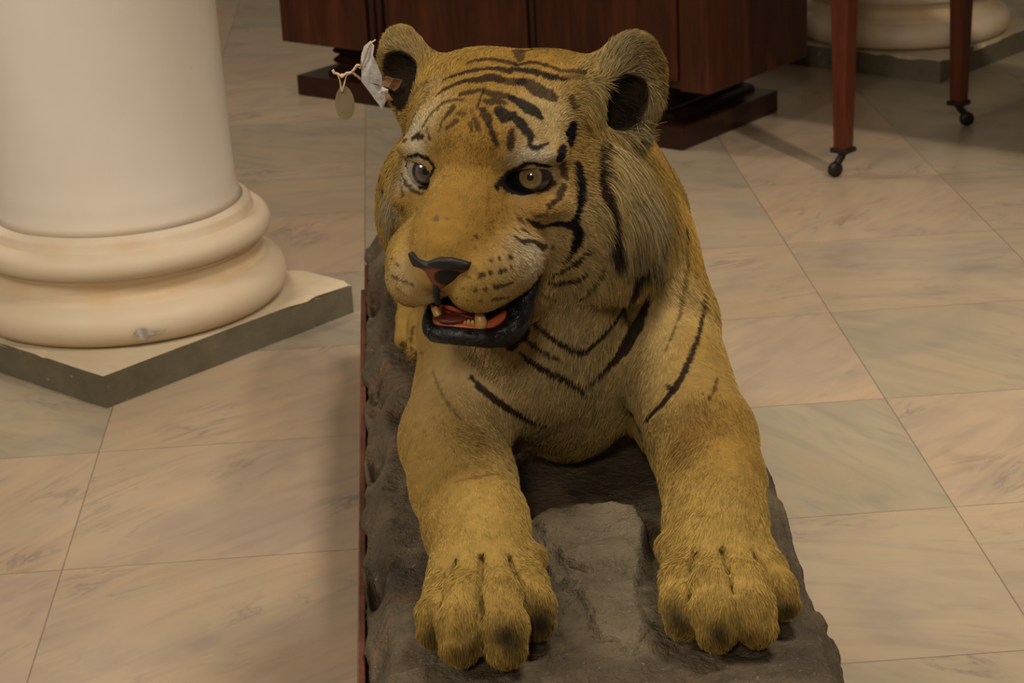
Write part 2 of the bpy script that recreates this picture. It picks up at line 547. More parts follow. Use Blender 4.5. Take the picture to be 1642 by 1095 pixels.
# dark furniture leg at the far right edge
fs = empty('far_stand', (1.925, 6.05, 0), 0)
tag(fs, 'dark square wooden post of a stand at the top right corner', 'stand')
bm = bmesh.new(); box(bm, (-0.03, -0.03, 0.0), (0.03, 0.03, 0.9), 0.004); bm_obj('post', bm, M_WOOD_LEG, fs)
bm = bmesh.new(); box(bm, (-0.05, -0.05, 0.9), (0.45, 0.45, 0.93), 0.004); bm_obj('stand_top', bm, M_WOOD_LEG, fs)
bm = bmesh.new(); box(bm, (0.37, 0.37, 0.0), (0.43, 0.43, 0.9), 0.004); bm_obj('post', bm, M_WOOD_LEG, fs)

# ------------------------------------------------------------------ display base
BZ = 0.28            # height of the rock under the tiger


def rock_material():
    k = NT('painted_rock')
    co = k.coords()
    n1 = k.noise(co, 5, 6, 0.62, 0.4)
    n2 = k.noise(co, 26, 6, 0.65)
    n3 = k.noise(co, 120, 3, 0.6)
    c = k.ramp(n1, [(0.30, (0.034, 0.025, 0.015)), (0.45, (0.080, 0.060, 0.036)), (0.58, (0.130, 0.100, 0.060)), (0.75, (0.20, 0.155, 0.095))])
    c = k.mix(0.8, c, k.ramp(n2, [(0.3, (0.6,) * 3), (0.7, (1.25, 1.22, 1.18))]), 'MULTIPLY')
    red = k.ramp(k.noise(co, 9, 4, 0.6, 0.5), [(0.52, (0, 0, 0)), (0.68, (1, 1, 1))])
    c = k.mix(k.math('MULTIPLY', red, 0.45), c, (0.16, 0.078, 0.042))
    at_ = k.n('ShaderNodeAttribute', attribute_name='tone')
    c = k.mix(at_.outputs[2], c, k.mix(n2, (0.15, 0.118, 0.070), (0.27, 0.215, 0.132)))
    sp = k.ramp(n3, [(0.64, (0, 0, 0)), (0.72, (1, 1, 1))])
    c = k.mix(k.math('MULTIPLY', sp, 0.5), c, (0.36, 0.27, 0.17))
    k.set(c, k.ramp(n2, [(0.35, (0.45,) * 3), (0.65, (0.75,) * 3)]), Specular_IOR_Level=0.3)
    rg = k.math('ABSOLUTE', k.math('SUBTRACT', k.noise(co, 38, 7, 0.65), 0.5))
    k.bump(k.math('ADD', k.math('MULTIPLY', n3, 0.55), k.math('SUBTRACT', n2, k.math('MULTIPLY', rg, 1.2))), 1.0, 0.012)
    return k.m


M_ROCK = rock_material()
base = empty('display_base', (0.17, 2.6, 0))
tag(base, 'long grey rockwork base in a wooden tray under the tiger', 'display base')


def sst(a, b, x):
    t = np.clip((x - a) / (b - a), 0, 1)
    return t * t * (3 - 2 * t)


def seg_d(P, A, B):
    A = np.asarray(A, float); B = np.asarray(B, float)
    ab = B - A
    t = np.clip(((P - A) @ ab) / (ab @ ab), 0, 1)
    return np.linalg.norm(P - (A + t[..., None] * ab), axis=-1), t


def poly_d(P, pts):
    """signed distance to a closed polygon (negative inside), 2-D"""
    pts = np.asarray(pts, float)
    d = np.full(P.shape[:-1], 1e9); inside = np.zeros(P.shape[:-1], bool)
    for i in range(len(pts)):
        a, b = pts[i], pts[(i + 1) % len(pts)]
        dd, _ = seg_d(P, a, b); d = np.minimum(d, dd)
        c = (a[1] > P[..., 1]) != (b[1] > P[..., 1])
        with np.errstate(divide='ignore', invalid='ignore'):
            xi = (b[0] - a[0]) * (P[..., 1] - a[1]) / (b[1] - a[1] + 1e-12) + a[0]
        inside ^= c & (P[..., 0] < xi)
    return np.where(inside, -d, d)


Y0, Y1 = 1.700, 3.40
nx, ny = 190, 560
ys = np.linspace(Y0, Y1, ny)
redge = np.array([atz(x, y, 0.275)[:2] for x, y in ((1386, 1110), (1372, 1085), (1352, 1020), (1340, 968), (1322, 955), (1322, 935), (1300, 918), (1290, 895), (1284, 858), (1268, 812), (1250, 765), (1232, 720), (1225, 690), (1207, 668), (1193, 655), (1191, 628), (1168, 580), (1150, 548), (1142, 520))])
o_ = np.argsort(redge[:, 1])
XR = np.interp(ys, redge[o_, 1], redge[o_, 0])
XR = XR + (fbm(np.stack([ys * 22, ys * 0, ys * 0], -1), 4) - 0.5) * 0.012
XL = -0.076 + (fbm(np.stack([ys * 12, ys * 0 + 9, ys * 0], -1), 4) - 0.5) * 0.022
u = np.linspace(0, 1, nx)
GX = XL[:, None] + (XR - XL)[:, None] * u[None, :]
GY = np.repeat(ys[:, None], nx, 1)
P2 = np.stack([GX, GY], -1)
P3 = np.stack([GX, GY, GX * 0], -1)
big = fbm(P3 * 6.5, 5) - 0.5
fine = fbm(P3 * 32 + 4, 5) - 0.5
Z = BZ - 0.012 + big * 0.036 + fine * 0.016
# rounded shoulders toward the edges
dl = GX - XL[:, None]; dr = XR[:, None] - GX
Z -= 0.030 * (1 - sst(0, 0.035, dl)) ** 1.5
Z -= 0.030 * (1 - sst(0, 0.028, dr)) ** 1.5
front = GY - Y0
Z -= 0.045 * (1 - sst(0.0, 0.045, front + fine * 0.03))
# hollows along the left side
for (px, py, rx, ry, dp) in ((603, 700, .012, .05, .035), (608, 520, .013, .03, .03), (600, 880, .010, .05, .04), (605, 612, .012, .025, .03), (650, 640, .03, .05, .018), (600, 590, .008, .03, .03), (640, 760, .02, .03, .010), (600, 450, .010, .05, .03)):
    c = atz(px, py, BZ)
    q = ((GX - c[0]) / rx) ** 2 + ((GY - c[1]) / ry) ** 2
    Z -= dp * np.exp(-q * 1.2) * (0.7 + 0.9 * (fine + 0.5))
# slab of stone between the forelegs
slab = [atz(x, y, BZ + .015)[:2] for x, y in ((836, 838), (872, 814), (925, 806), (985, 806), (1022, 815), (1036, 838), (1030, 868), (1022, 905), (1018, 930), (1035, 985), (1012, 1010), (960, 990), (935, 935), (905, 915), (868, 880), (845, 862))]
sd = poly_d(P2 + (fine[..., None] * 0.010), slab)
slab_m = 1 - sst(-0.005, 0.008, sd)
cy_far = np.clip((GY - 2.0) / 0.16, 0, 1)
Z += slab_m * (0.010 + 0.022 * cy_far) + np.where(sd > 0, -0.020 * np.exp(-(sd / 0.016) ** 2), 0) * cy_far
# low step around the right forepaw shade and crack lines
for a, b, w, dp in (((600, 885), (695, 882), .004, .010), ((905, 912), (945, 925), .005, .012), ((1230, 870), (1290, 905), .004, .006), ((1285, 895), (1320, 952), .006, .014), ((760, 1000), (690, 1010), .02, -.004), ((860, 855), (905, 925), .006, .012)):
    A, B = atz(*a, BZ)[:2], atz(*b, BZ)[:2]
    d, t = seg_d(P2 + fine[..., None] * 0.02, A, B)
    Z -= dp * np.exp(-(d / w) ** 2)
# calm ground under the paws
for px, py in ((778, 970), (1168, 945), (748, 800), (1150, 790)):
    c = atz(px, py, BZ)
    w = np.exp(-(((GX - c[0]) / .075) ** 2 + ((GY - c[1]) / .085) ** 2) ** 2)
    Z = Z * (1 - w) + (BZ - 0.004 + fine * 0.006) * w
under = sst(-.015, .01, GX) * sst(2.22, 2.30, GY) * sst(.0, .03, .39 - GX)
Z = Z * (1 - under) + np.minimum(Z, BZ - .014 + fine * .006) * under
GZ = Z
tone = slab_m * (0.75 - 0.5 * (1 - cy_far)) + 0.25 * np.exp(-(poly_d(P2, slab) / 0.03) ** 2) * (GY < 2.0)
tone = np.clip(tone, 0, 1)
# fold the borders down to the tray
VV = [np.stack([GX, GY, GZ], -1)]
rows = VV[0]
Nv = ny * nx
verts = rows.reshape(-1, 3)
idx = np.arange(Nv).reshape(ny, nx)
faces = [np.stack([idx[:-1, :-1], idx[:-1, 1:], idx[1:, 1:], idx[1:, :-1]], -1).reshape(-1, 4)]
loop = np.concatenate([idx[0, :], idx[1:, -1], idx[-1, -2::-1], idx[-2:0:-1, 0]])
prev = loop; bp = verts[loop].copy()
ctr = np.array([0.17, 2.56])
extra = []; tot = Nv
for kz, inset in ((0.33, -0.004), (0.66, 0.004), (1.0, 0.010)):
    q = bp.copy()
    q[:, 2] = bp[:, 2] * (1 - kz) + 0.200 * kz
    nrm = np.zeros((len(q), 2)); nrm[:, 0] = np.where(bp[:, 0] < 0.17, 1, -1)
    fr_ = (loop // nx) == 0; bk_ = (loop // nx) == ny - 1
    nrm[fr_] = (0, 1); nrm[bk_] = (0, -1)
    q[:, :2] += nrm * (inset + 0.014 * (fbm(q * 24 + kz, 3) - 0.5)[:, None])
    new = np.arange(tot, tot + len(loop)); tot += len(loop)
    extra.append(q)
    faces.append(np.stack([prev, new, np.roll(new, -1), np.roll(prev, -1)], -1))
    prev = new
verts = np.concatenate([verts] + extra)
me = mesh_np('rock', verts, np.concatenate(faces))
tn = np.zeros(len(verts), np.float32); tn[:Nv] = tone.ravel()
a_ = me.attributes.new('tone', 'FLOAT', 'POINT'); a_.data.foreach_set('value', tn)
ro = link('rock', me, M_ROCK, base, True); ro.location = (-0.17, -2.6, 0)


def ground_np(x, y):
    j = np.clip((y - Y0) / (Y1 - Y0) * (ny - 1), 0, ny - 1.001); j0 = j.astype(int); fj = j - j0
    xl = XL[j0]; xr = XR[j0]
    i = (x - xl) / (xr - xl) * (nx - 1); ok = (i >= 0) & (i <= nx - 1); i = np.clip(i, 0, nx - 1.001); i0 = i.astype(int); fi = i - i0
    g = (GZ[j0, i0] * (1 - fi) + GZ[j0, i0 + 1] * fi) * (1 - fj) + (GZ[j0 + 1, i0] * (1 - fi) + GZ[j0 + 1, i0 + 1] * fi) * fj
    return np.where(ok, g, 0)


def ground(x, y):
    j = np.clip(np.searchsorted(ys, y), 1, ny - 1)
    i = int(np.clip((x - XL[j]) / (XR[j] - XL[j]) * (nx - 1), 0, nx - 1))
    return float(GZ[j, i])


# wooden tray with a raised rim that shows along the left side
bm = bmesh.new()
box(bm, (-0.084 - .17, 1.685 - 2.6, 0.0), (0.405 - .17, 3.44 - 2.6, 0.200), 0.003)
bm_obj('tray', bm, M_TRAY, base)
bm = bmesh.new()
box(bm, (-0.0880 - .17, 1.675 - 2.6, 0.165), (-0.0790 - .17, 3.235 - 2.6, 0.222), 0.002)
bm_obj('tray_rim', bm, M_TRAY, base)
FAST_SHAPE = False; FUR = True; NHAIR = 520000

# ------------------------------------------------------------------ tiger: body as one blended surface
VOX = 0.0045 if FAST_SHAPE else 0.0027
LO = np.array([-0.20, 1.80, 0.272]); HI = np.array([0.50, 3.46, 0.90])
NX, NY, NZ = [int(math.ceil((HI[i] - LO[i]) / VOX)) + 1 for i in range(3)]
D = np.full((NX, NY, NZ), 0.5, np.float32)
AX = [LO[i] + VOX * np.arange(n) for i, n in enumerate((NX, NY, NZ))]


def smin(a, b, k):
    if k <= 0: return np.minimum(a, b)
    h = np.maximum(k - np.abs(a - b), 0) / k
    return np.minimum(a, b) - h * h * k * 0.25


def window(lo, hi, pad):
    s = []
    for i, n in enumerate((NX, NY, NZ)):
        a = int(np.clip(math.floor((lo[i] - pad - LO[i]) / VOX), 0, n)); b = int(np.clip(math.ceil((hi[i] + pad - LO[i]) / VOX) + 1, 0, n))
        s.append(slice(a, b))
    X = AX[0][s[0]].astype(np.float32)[:, None, None]; Y = AX[1][s[1]].astype(np.float32)[None, :, None]; Zc = AX[2][s[2]].astype(np.float32)[None, None, :]
    return tuple(s), X, Y, Zc


def blend(s, d, k, mode):
    cur = D[s]
    if mode == 'add': D[s] = smin(cur, d, k)
    else: D[s] = -smin(-cur, d, k)          # carve d out


I3 = np.eye(3)


def ell(c, r, M=None, k=0.03, mode='add'):
    """ellipsoid; M rows = local axes in world"""
    c = np.asarray(c, float); r = np.asarray(r, float); M = I3 if M is None else np.asarray(M, float)
    ext = np.sqrt(((M * r[:, None]) ** 2).sum(0))
    s, X, Y, Zc = window(c - ext, c + ext, k + 3 * VOX)
    if any(q.start >= q.stop for q in s): return
    x, y, z = X - np.float32(c[0]), Y - np.float32(c[1]), Zc - np.float32(c[2])
    a = [np.float32(M[i, 0]) * x + np.float32(M[i, 1]) * y + np.float32(M[i, 2]) * z for i in range(3)]
    k0 = np.sqrt(sum((a[i] / np.float32(r[i])) ** 2 for i in range(3)))
    k1 = np.sqrt(sum((a[i] / np.float32(r[i] ** 2)) ** 2 for i in range(3))) + 1e-9
    blend(s, k0 * (k0 - 1) / k1, k, mode)


def cone(a, b, ra, rb, k=0.03, mode='add'):
    a = np.asarray(a, float); b = np.asarray(b, float); m_ = max(ra, rb)
    s, X, Y, Zc = window(np.minimum(a, b) - m_, np.maximum(a, b) + m_, k + 3 * VOX)
    if any(q.start >= q.stop for q in s): return
    ab = b - a; L2 = float(ab @ ab)
    x, y, z = X - np.float32(a[0]), Y - np.float32(a[1]), Zc - np.float32(a[2])
    t = np.clip((x * ab[0] + y * ab[1] + z * ab[2]) / L2, 0, 1).astype(np.float32)
    d = np.sqrt((x - t * ab[0]) ** 2 + (y - t * ab[1]) ** 2 + (z - t * ab[2]) ** 2) - (ra + (rb - ra) * t)
    blend(s, d.astype(np.float32), k, mode)


def chain(pts, k=0.03, mode='add'):
    for (a, ra), (b, rb) in zip(pts, pts[1:]): cone(a, b, ra, rb, k, mode)


# head frame: X to the tiger's left, Y forward, Z up, origin between the eyes
HO = np.array([0.073, 2.160, 0.713])
YAW = R(24); PIT = R(0)
HXv = np.array([math.cos(YAW), -math.sin(YAW), 0.0])
HYv = np.array([-math.sin(YAW), -math.cos(YAW), 0.0])
HZv = np.array([0, 0, 1.0])
HM = np.stack([HXv, HYv, HZv])


def hp(x, y, z):
    return HO + HXv * x + HYv * y + HZv * z


def rot(M, ax, deg):
    """turn a local frame about one of its own axes"""
    a = R(deg); c, s = math.cos(a), math.sin(a)
    i, j = [(1, 2), (2, 0), (0, 1)][ax]
    Q = M.copy(); Q[i] = c * M[i] + s * M[j]; Q[j] = -s * M[i] + c * M[j]
    return Q


def hell(x, y, z, rx, ry, rz, k=0.02, mode='add', turn=()):
    M = HM
    for ax, deg in turn: M = rot(M, ax, deg)
    ell(hp(x, y, z), (rx, ry, rz), M, k, mode)


def hboth(x, y, z, rx, ry, rz, k=0.02, mode='add', turn=()):
    for s in (1, -1):
        hell(s * x, y, z, rx, ry, rz, k, mode, [(ax, deg * (s if ax != 0 else 1)) for ax, deg in turn])


# ---- trunk
chain([((.190, 2.52, .500), .128), ((.200, 2.72, .475), .145), ((.215, 3.00, .445), .155), ((.215, 3.22, .420), .150)], 0.05)
ell((.215, 3.02, .39), (.195, .32, .13), None, 0.05)
ell((.190, 2.48, .495), (.140, .12, .118), None, 0.05)
ell(at(920, 588, 2.38) + np.array([0, 0.02, 0]), (.105, .085, .092), None, 0.05)          # breast
ell(at(912, 650, 2.35), (.036, .050, .052), None, 0.04)                                 # keel of the breast
# neck
chain([(hp(0, -.13, -.02), .110), ((.165, 2.36, .58), .125), ((.185, 2.44, .51), .140)], 0.06)
chain([(hp(0, -.08, -.10), .085), (at(840, 560, 2.30), .090), (at(900, 605, 2.37), .092)], 0.05)
# rump and hind legs
for s in (-1, 1):
    ell((.205 + s * .100, 3.12, .385), (.100, .20, .125), None, 0.04)
    chain([((.205 + s * .15, 3.10, .35), .085), ((.205 + s * .165, 2.94, .325), .055)], 0.04)
hl = [atz(655, 500, .318), atz(653, 530, .312), atz(650, 548, .300)]
chain([((.05, 3.10, .33), .05), ((.015, 3.0, .325), .040), (atz(668, 470, .325), .034)], 0.03)
chain([(atz(658, 478, .330), .018), (atz(654, 510, .322), .0165), (atz(649, 545, .300), .0155)], 0.008)
chain([(atz(680, 480, .330), .020), (atz(676, 520, .324), .018), (atz(670, 560, .300), .017)], 0.008)
chain([(atz(706, 480, .330), .020), (atz(702, 525, .324), .019), (atz(698, 568, .300), .018)], 0.008)
chain([(atz(730, 480, .330), .020), (atz(728, 520, .322), .018), (atz(724, 555, .300), .017)], 0.008)
chain([((.36, 3.0, .32), .045), ((.375, 2.90, .31), .034), ((.372, 2.80, .30), .028)], 0.03)
# tail behind the rump
chain([((.22, 3.34, .40), .045), ((.23, 3.40, .36), .032), ((.20, 3.415, .325), .028), ((.12, 3.40, .312), .026), ((.02, 3.36, .308), .024)], 0.02)


# ---- forelegs
def foreleg(spec, toes, sh):
    pts = [(np.array(p), r) for p, r in sh]
    for px, py, z, r in spec: pts.append((atz(px, py, z), r))
    chain(pts, 0.03)
    for t in toes:
        tp = [(atz(px, py, z), r) for px, py, z, r in t]
        chain(tp, 0.010)


foreleg([(728, 705, .372, .058), (742, 775, .350, .0545), (762, 840, .338, .052), (774, 885, .330, .052)],
        [], [((.098, 2.53, .490), .078), ((.076, 2.41, .43), .070)])
foreleg([(1126, 705, .372, .057), (1145, 775, .350, .052), (1148, 840, .336, .050), (1152, 880, .328, .050)],
        [], [((.280, 2.53, .490), .083), ((.295, 2.41, .43), .072)])
# shoulder bulk
ell((.098, 2.50, .48), (.065, .10, .12), rot(I3, 0, 12), 0.04)
ell((.278, 2.50, .48), (.070, .11, .12), rot(I3, 0, 12), 0.04)
# loose skin where the upper arm meets the forearm
ell(at(790, 690, 2.33), (.035, .05, .03), None, 0.03)
ell(at(1065, 690, 2.33), (.035, .05, .03), None, 0.03)


GROOVES = []


def paw(back, toes):
    for (px, py, z, rx, ry, rz) in back: ell(atz(px, py, z), (rx, ry, rz), None, 0.02)
    for t in toes:
        tp = [(atz(px, py, z), r) for px, py, z, r in t]
        chain(tp, 0.006)
    for A_, B__ in zip(toes, toes[1:]):
        mids = [(atz(a[0], a[1], a[2]) + atz(b[0], b[1], b[2])) / 2 + np.array([0, 0, (.018, .010, .009, .005)[i]]) for i, (a, b) in enumerate(zip(A_, B__))]
        GROOVES.append(mids)
        chain(list(zip(mids, (.0020, .0050, .0058, .0050))), 0.008, 'cut')


paw([(775, 915, .322, .056, .060, .036), (778, 945, .312, .060, .060, .034)],
    [[(728, 900, .330, .016), (712, 945, .326, .0190), (700, 985, .315, .0200), (695, 1012, .301, .0175)],
     [(756, 895, .336, .017), (747, 955, .333, .0225), (739, 1000, .320, .0235), (738, 1032, .304, .0215)],
     [(792, 895, .336, .017), (802, 960, .333, .0225), (808, 1005, .320, .0235), (811, 1036, .304, .0215)],
     [(826, 890, .330, .016), (845, 935, .325, .0200), (857, 970, .314, .0205), (862, 995, .302, .0180)]])
paw([(1155, 900, .322, .057, .060, .036), (1165, 925, .312, .062, .060, .034)],
    [[(1098, 885, .330, .017), (1092, 930, .325, .0205), (1093, 965, .314, .0210), (1096, 994, .302, .0190)],
     [(1134, 885, .336, .017), (1141, 940, .333, .0225), (1147, 978, .320, .0240), (1150, 1008, .304, .0215)],
     [(1172, 880, .336, .017), (1190, 932, .333, .0225), (1203, 972, .320, .0240), (1212, 1002, .304, .0215)],
     [(1204, 876, .330, .016), (1230, 910, .325, .0185), (1246, 942, .314, .0190), (1256, 966, .302, .0170)]])
# dew claw lumps
ell(atz(1076, 876, .330), (.016, .018, .014), None, 0.012)
ell(atz(852, 893, .330), (.014, .016, .013), None, 0.012)

# ---- head
hell(0, -.105, .000, .104, .130, .092, 0.02)                 # cranium
hell(0, -.060, .020, .080, .085, .052, 0.03)                 # forehead
hboth(.052, -.128, .040, .058, .075, .052, 0.03)
hboth(.082, -.085, -.065, .056, .080, .072, 0.03)            # cheek bones
hboth(.108, -.118, -.095, .052, .066, .085, 0.04)            # ruff
hell(0, -.03, -.080, .080, .095, .068, 0.03)                 # lower skull
chain([(hp(0, .000, -.028), .044), (hp(0, .055, -.046), .0365), (hp(0, .104, -.069), .030)], 0.022)   # bridge
hell(0, .050, -.058, .045, .070, .028, 0.02)
hboth(.034, .080, -.097, .0365, .052, .039, 0.016)           # whisker pads
hboth(.052, .038, -.092, .035, .048, .035, 0.022)
hell(0, .118, -.082, .024, .020, .020, 0.012)                # nose support
hboth(.062, -.020, .014, .036, .024, .012, 0.016, turn=((1, 8),))   # brows
hboth(.066, -.006, -.044, .034, .026, .013, 0.018)             # under the eyes
# lower jaw
hell(0, .036, -.162, .050, .060, .024, 0.02)
hell(0, -.03, -.140, .070, .080, .045, 0.04)
# eye sockets
for s in (1, -1):
    hell(s * .0620, .004, -.0145, .0225, .028, .0120, 0.004, 'cut', [(1, s * 14)])
# mouth: gap between the pads and the jaw
hell(0, .082, -.139, .048, .060, .0135, 0.008, 'cut')
# nostril groove between the pads
cone(hp(0, .138, -.100), hp(0, .128, -.125), .0018, .0022, 0.004, 'cut')
# ears
EARS = []
for s in (1, -1):
    e = HM
    e = rot(e, 2, -s * 24); e = rot(e, 1, s * 30)
    c = hp(s * (.124 if s > 0 else .133), -.150, .056)
    ell(c, (.044, .022, .058), e, 0.028)
    cone(c, c + e[2] * .043 - e[0] * s * .010, .024, .012, 0.02)
    ell(hp(s * .104, -.150, .030), (.042, .032, .044), e, 0.025)
    ctr = c + e[1] * .022 + (e[0] * .004 - e[2] * .014 if s > 0 else e[0] * .002)
    er = (.026, .030, .034) if s > 0 else (.033, .030, .034)
    ell(ctr, er, e, 0.006, 'cut')
    EARS.append((ctr, e, er))


def surface_nets():
    D[:, :, 0] = np.abs(D[:, :, 0]) + 1e-4
    neg = D < 0
    c = [neg[:-1, :-1, :-1], neg[1:, :-1, :-1], neg[:-1, 1:, :-1], neg[1:, 1:, :-1], neg[:-1, :-1, 1:], neg[1:, :-1, 1:], neg[:-1, 1:, 1:], neg[1:, 1:, 1:]]
    cnt = sum(x.astype(np.int8) for x in c)
    cells = np.argwhere((cnt > 0) & (cnt < 8))
    vid = np.full((NX - 1, NY - 1, NZ - 1), -1, np.int32)
    vid[tuple(cells.T)] = np.arange(len(cells))
    corner = np.array([[i & 1, (i >> 1) & 1, (i >> 2) & 1] for i in range(8)])
    dv = np.stack([D[tuple((cells + o).T)] for o in corner], 1)
    pos = np.zeros((len(cells), 3)); n = np.zeros(len(cells))
    for a in range(8):
        for b in range(a + 1, 8):
            if bin(a ^ b).count('1') != 1: continue
            da, db = dv[:, a], dv[:, b]
            m_ = (da < 0) != (db < 0)
            t = np.where(m_, da / np.where(m_, da - db, 1), 0)[:, None]
            p = corner[a] + (corner[b] - corner[a]) * t
            pos += np.where(m_[:, None], p, 0); n += m_
    V = LO + VOX * (cells + pos / n[:, None])
    F = []
    for ax in range(3):
        sl0 = [slice(None)] * 3; sl1 = [slice(None)] * 3
        sl0[ax] = slice(None, -1); sl1[ax] = slice(1, None)
        e = neg[tuple(sl0)] != neg[tuple(sl1)]
        idx_ = np.argwhere(e)
        b_, c_ = (ax + 1) % 3, (ax + 2) % 3
        ok = (idx_[:, b_] > 0) & (idx_[:, c_] > 0) & (idx_[:, b_] < (NX, NY, NZ)[b_] - 1) & (idx_[:, c_] < (NX, NY, NZ)[c_] - 1)
        idx_ = idx_[ok]
        flip = neg[tuple(idx_.T)]
        q = []
        for db, dc in ((0, 0), (1, 0), (1, 1), (0, 1)):
            j = idx_.copy(); j[:, b_] -= db; j[:, c_] -= dc
            q.append(vid[tuple(j.T)])
        q = np.stack(q, 1)
        q[~flip] = q[~flip][:, ::-1]
        F.append(q)
    return V, np.concatenate(F)


BV, BF = surface_nets()
g_ = ground_np(BV[:, 0], BV[:, 1])
BV[:, 2] = np.where(BV[:, 2] < .34, np.maximum(BV[:, 2], g_ + .003), BV[:, 2])


def sample(P):
    g = (np.asarray(P) - LO) / VOX
    i = np.clip(np.floor(g).astype(int), 0, np.array([NX, NY, NZ]) - 2); f = np.clip(g - i, 0, 1)
    r = 0
    for o in range(8):
        dx, dy, dz = o & 1, (o >> 1) & 1, (o >> 2) & 1
        w = (f[..., 0] if dx else 1 - f[..., 0]) * (f[..., 1] if dy else 1 - f[..., 1]) * (f[..., 2] if dz else 1 - f[..., 2])
        r = r + w * D[i[..., 0] + dx, i[..., 1] + dy, i[..., 2] + dz]
    return r


def normal(P):
    P = np.asarray(P, float); e = VOX * 1.2
    g = np.stack([sample(P + d) - sample(P - d) for d in (np.eye(3) * e)], -1)
    return g / (np.linalg.norm(g, axis=-1, keepdims=True) + 1e-9)


def hit(px, py):
    """first point of the body surface met in that direction"""
    d = ray(px, py)
    t = np.arange(1.6, 3.9, 0.0015)
    P = CAM + d * t[:, None]
    ok = np.all((P > LO + VOX) & (P < HI - VOX), axis=1)
    v = np.where(ok, sample(P), 1.0)
    k_ = np.argmax(v < 0)
    if v[k_] >= 0: return None
    return P[k_]


print('body verts', len(BV))
tiger = empty('tiger', (0.19, 2.5, BZ))
tag(tiger, 'stuffed tiger lying on the rock base with its mouth open', 'tiger')
TI = np.array([0.19, 2.5, BZ])

# ------------------------------------------------------------------ coat colouring
def lin(r, g, b):
    return np.array([(c / 255 / 12.92 if c / 255 <= 0.04045 else ((c / 255 + 0.055) / 1.055) ** 2.4) for c in (r, g, b)])


ORANGE = np.array([0.242, 0.136, 0.023]); TAN = np.array([0.325, 0.222, 0.062]); CREAM = np.array([0.38, 0.290, 0.138])
RUST = np.array([0.130, 0.058, 0.011]); GREY = np.array([0.200, 0.165, 0.092]); DARK = np.array([0.010, 0.005, 0.0035]); WHITE = np.array([0.47, 0.41, 0.29])
BLACK = np.array([0.006, 0.005, 0.005]); BROWN = np.array([0.036, 0.017, 0.006]); MOUTH = np.array([0.02, 0.006, 0.005])

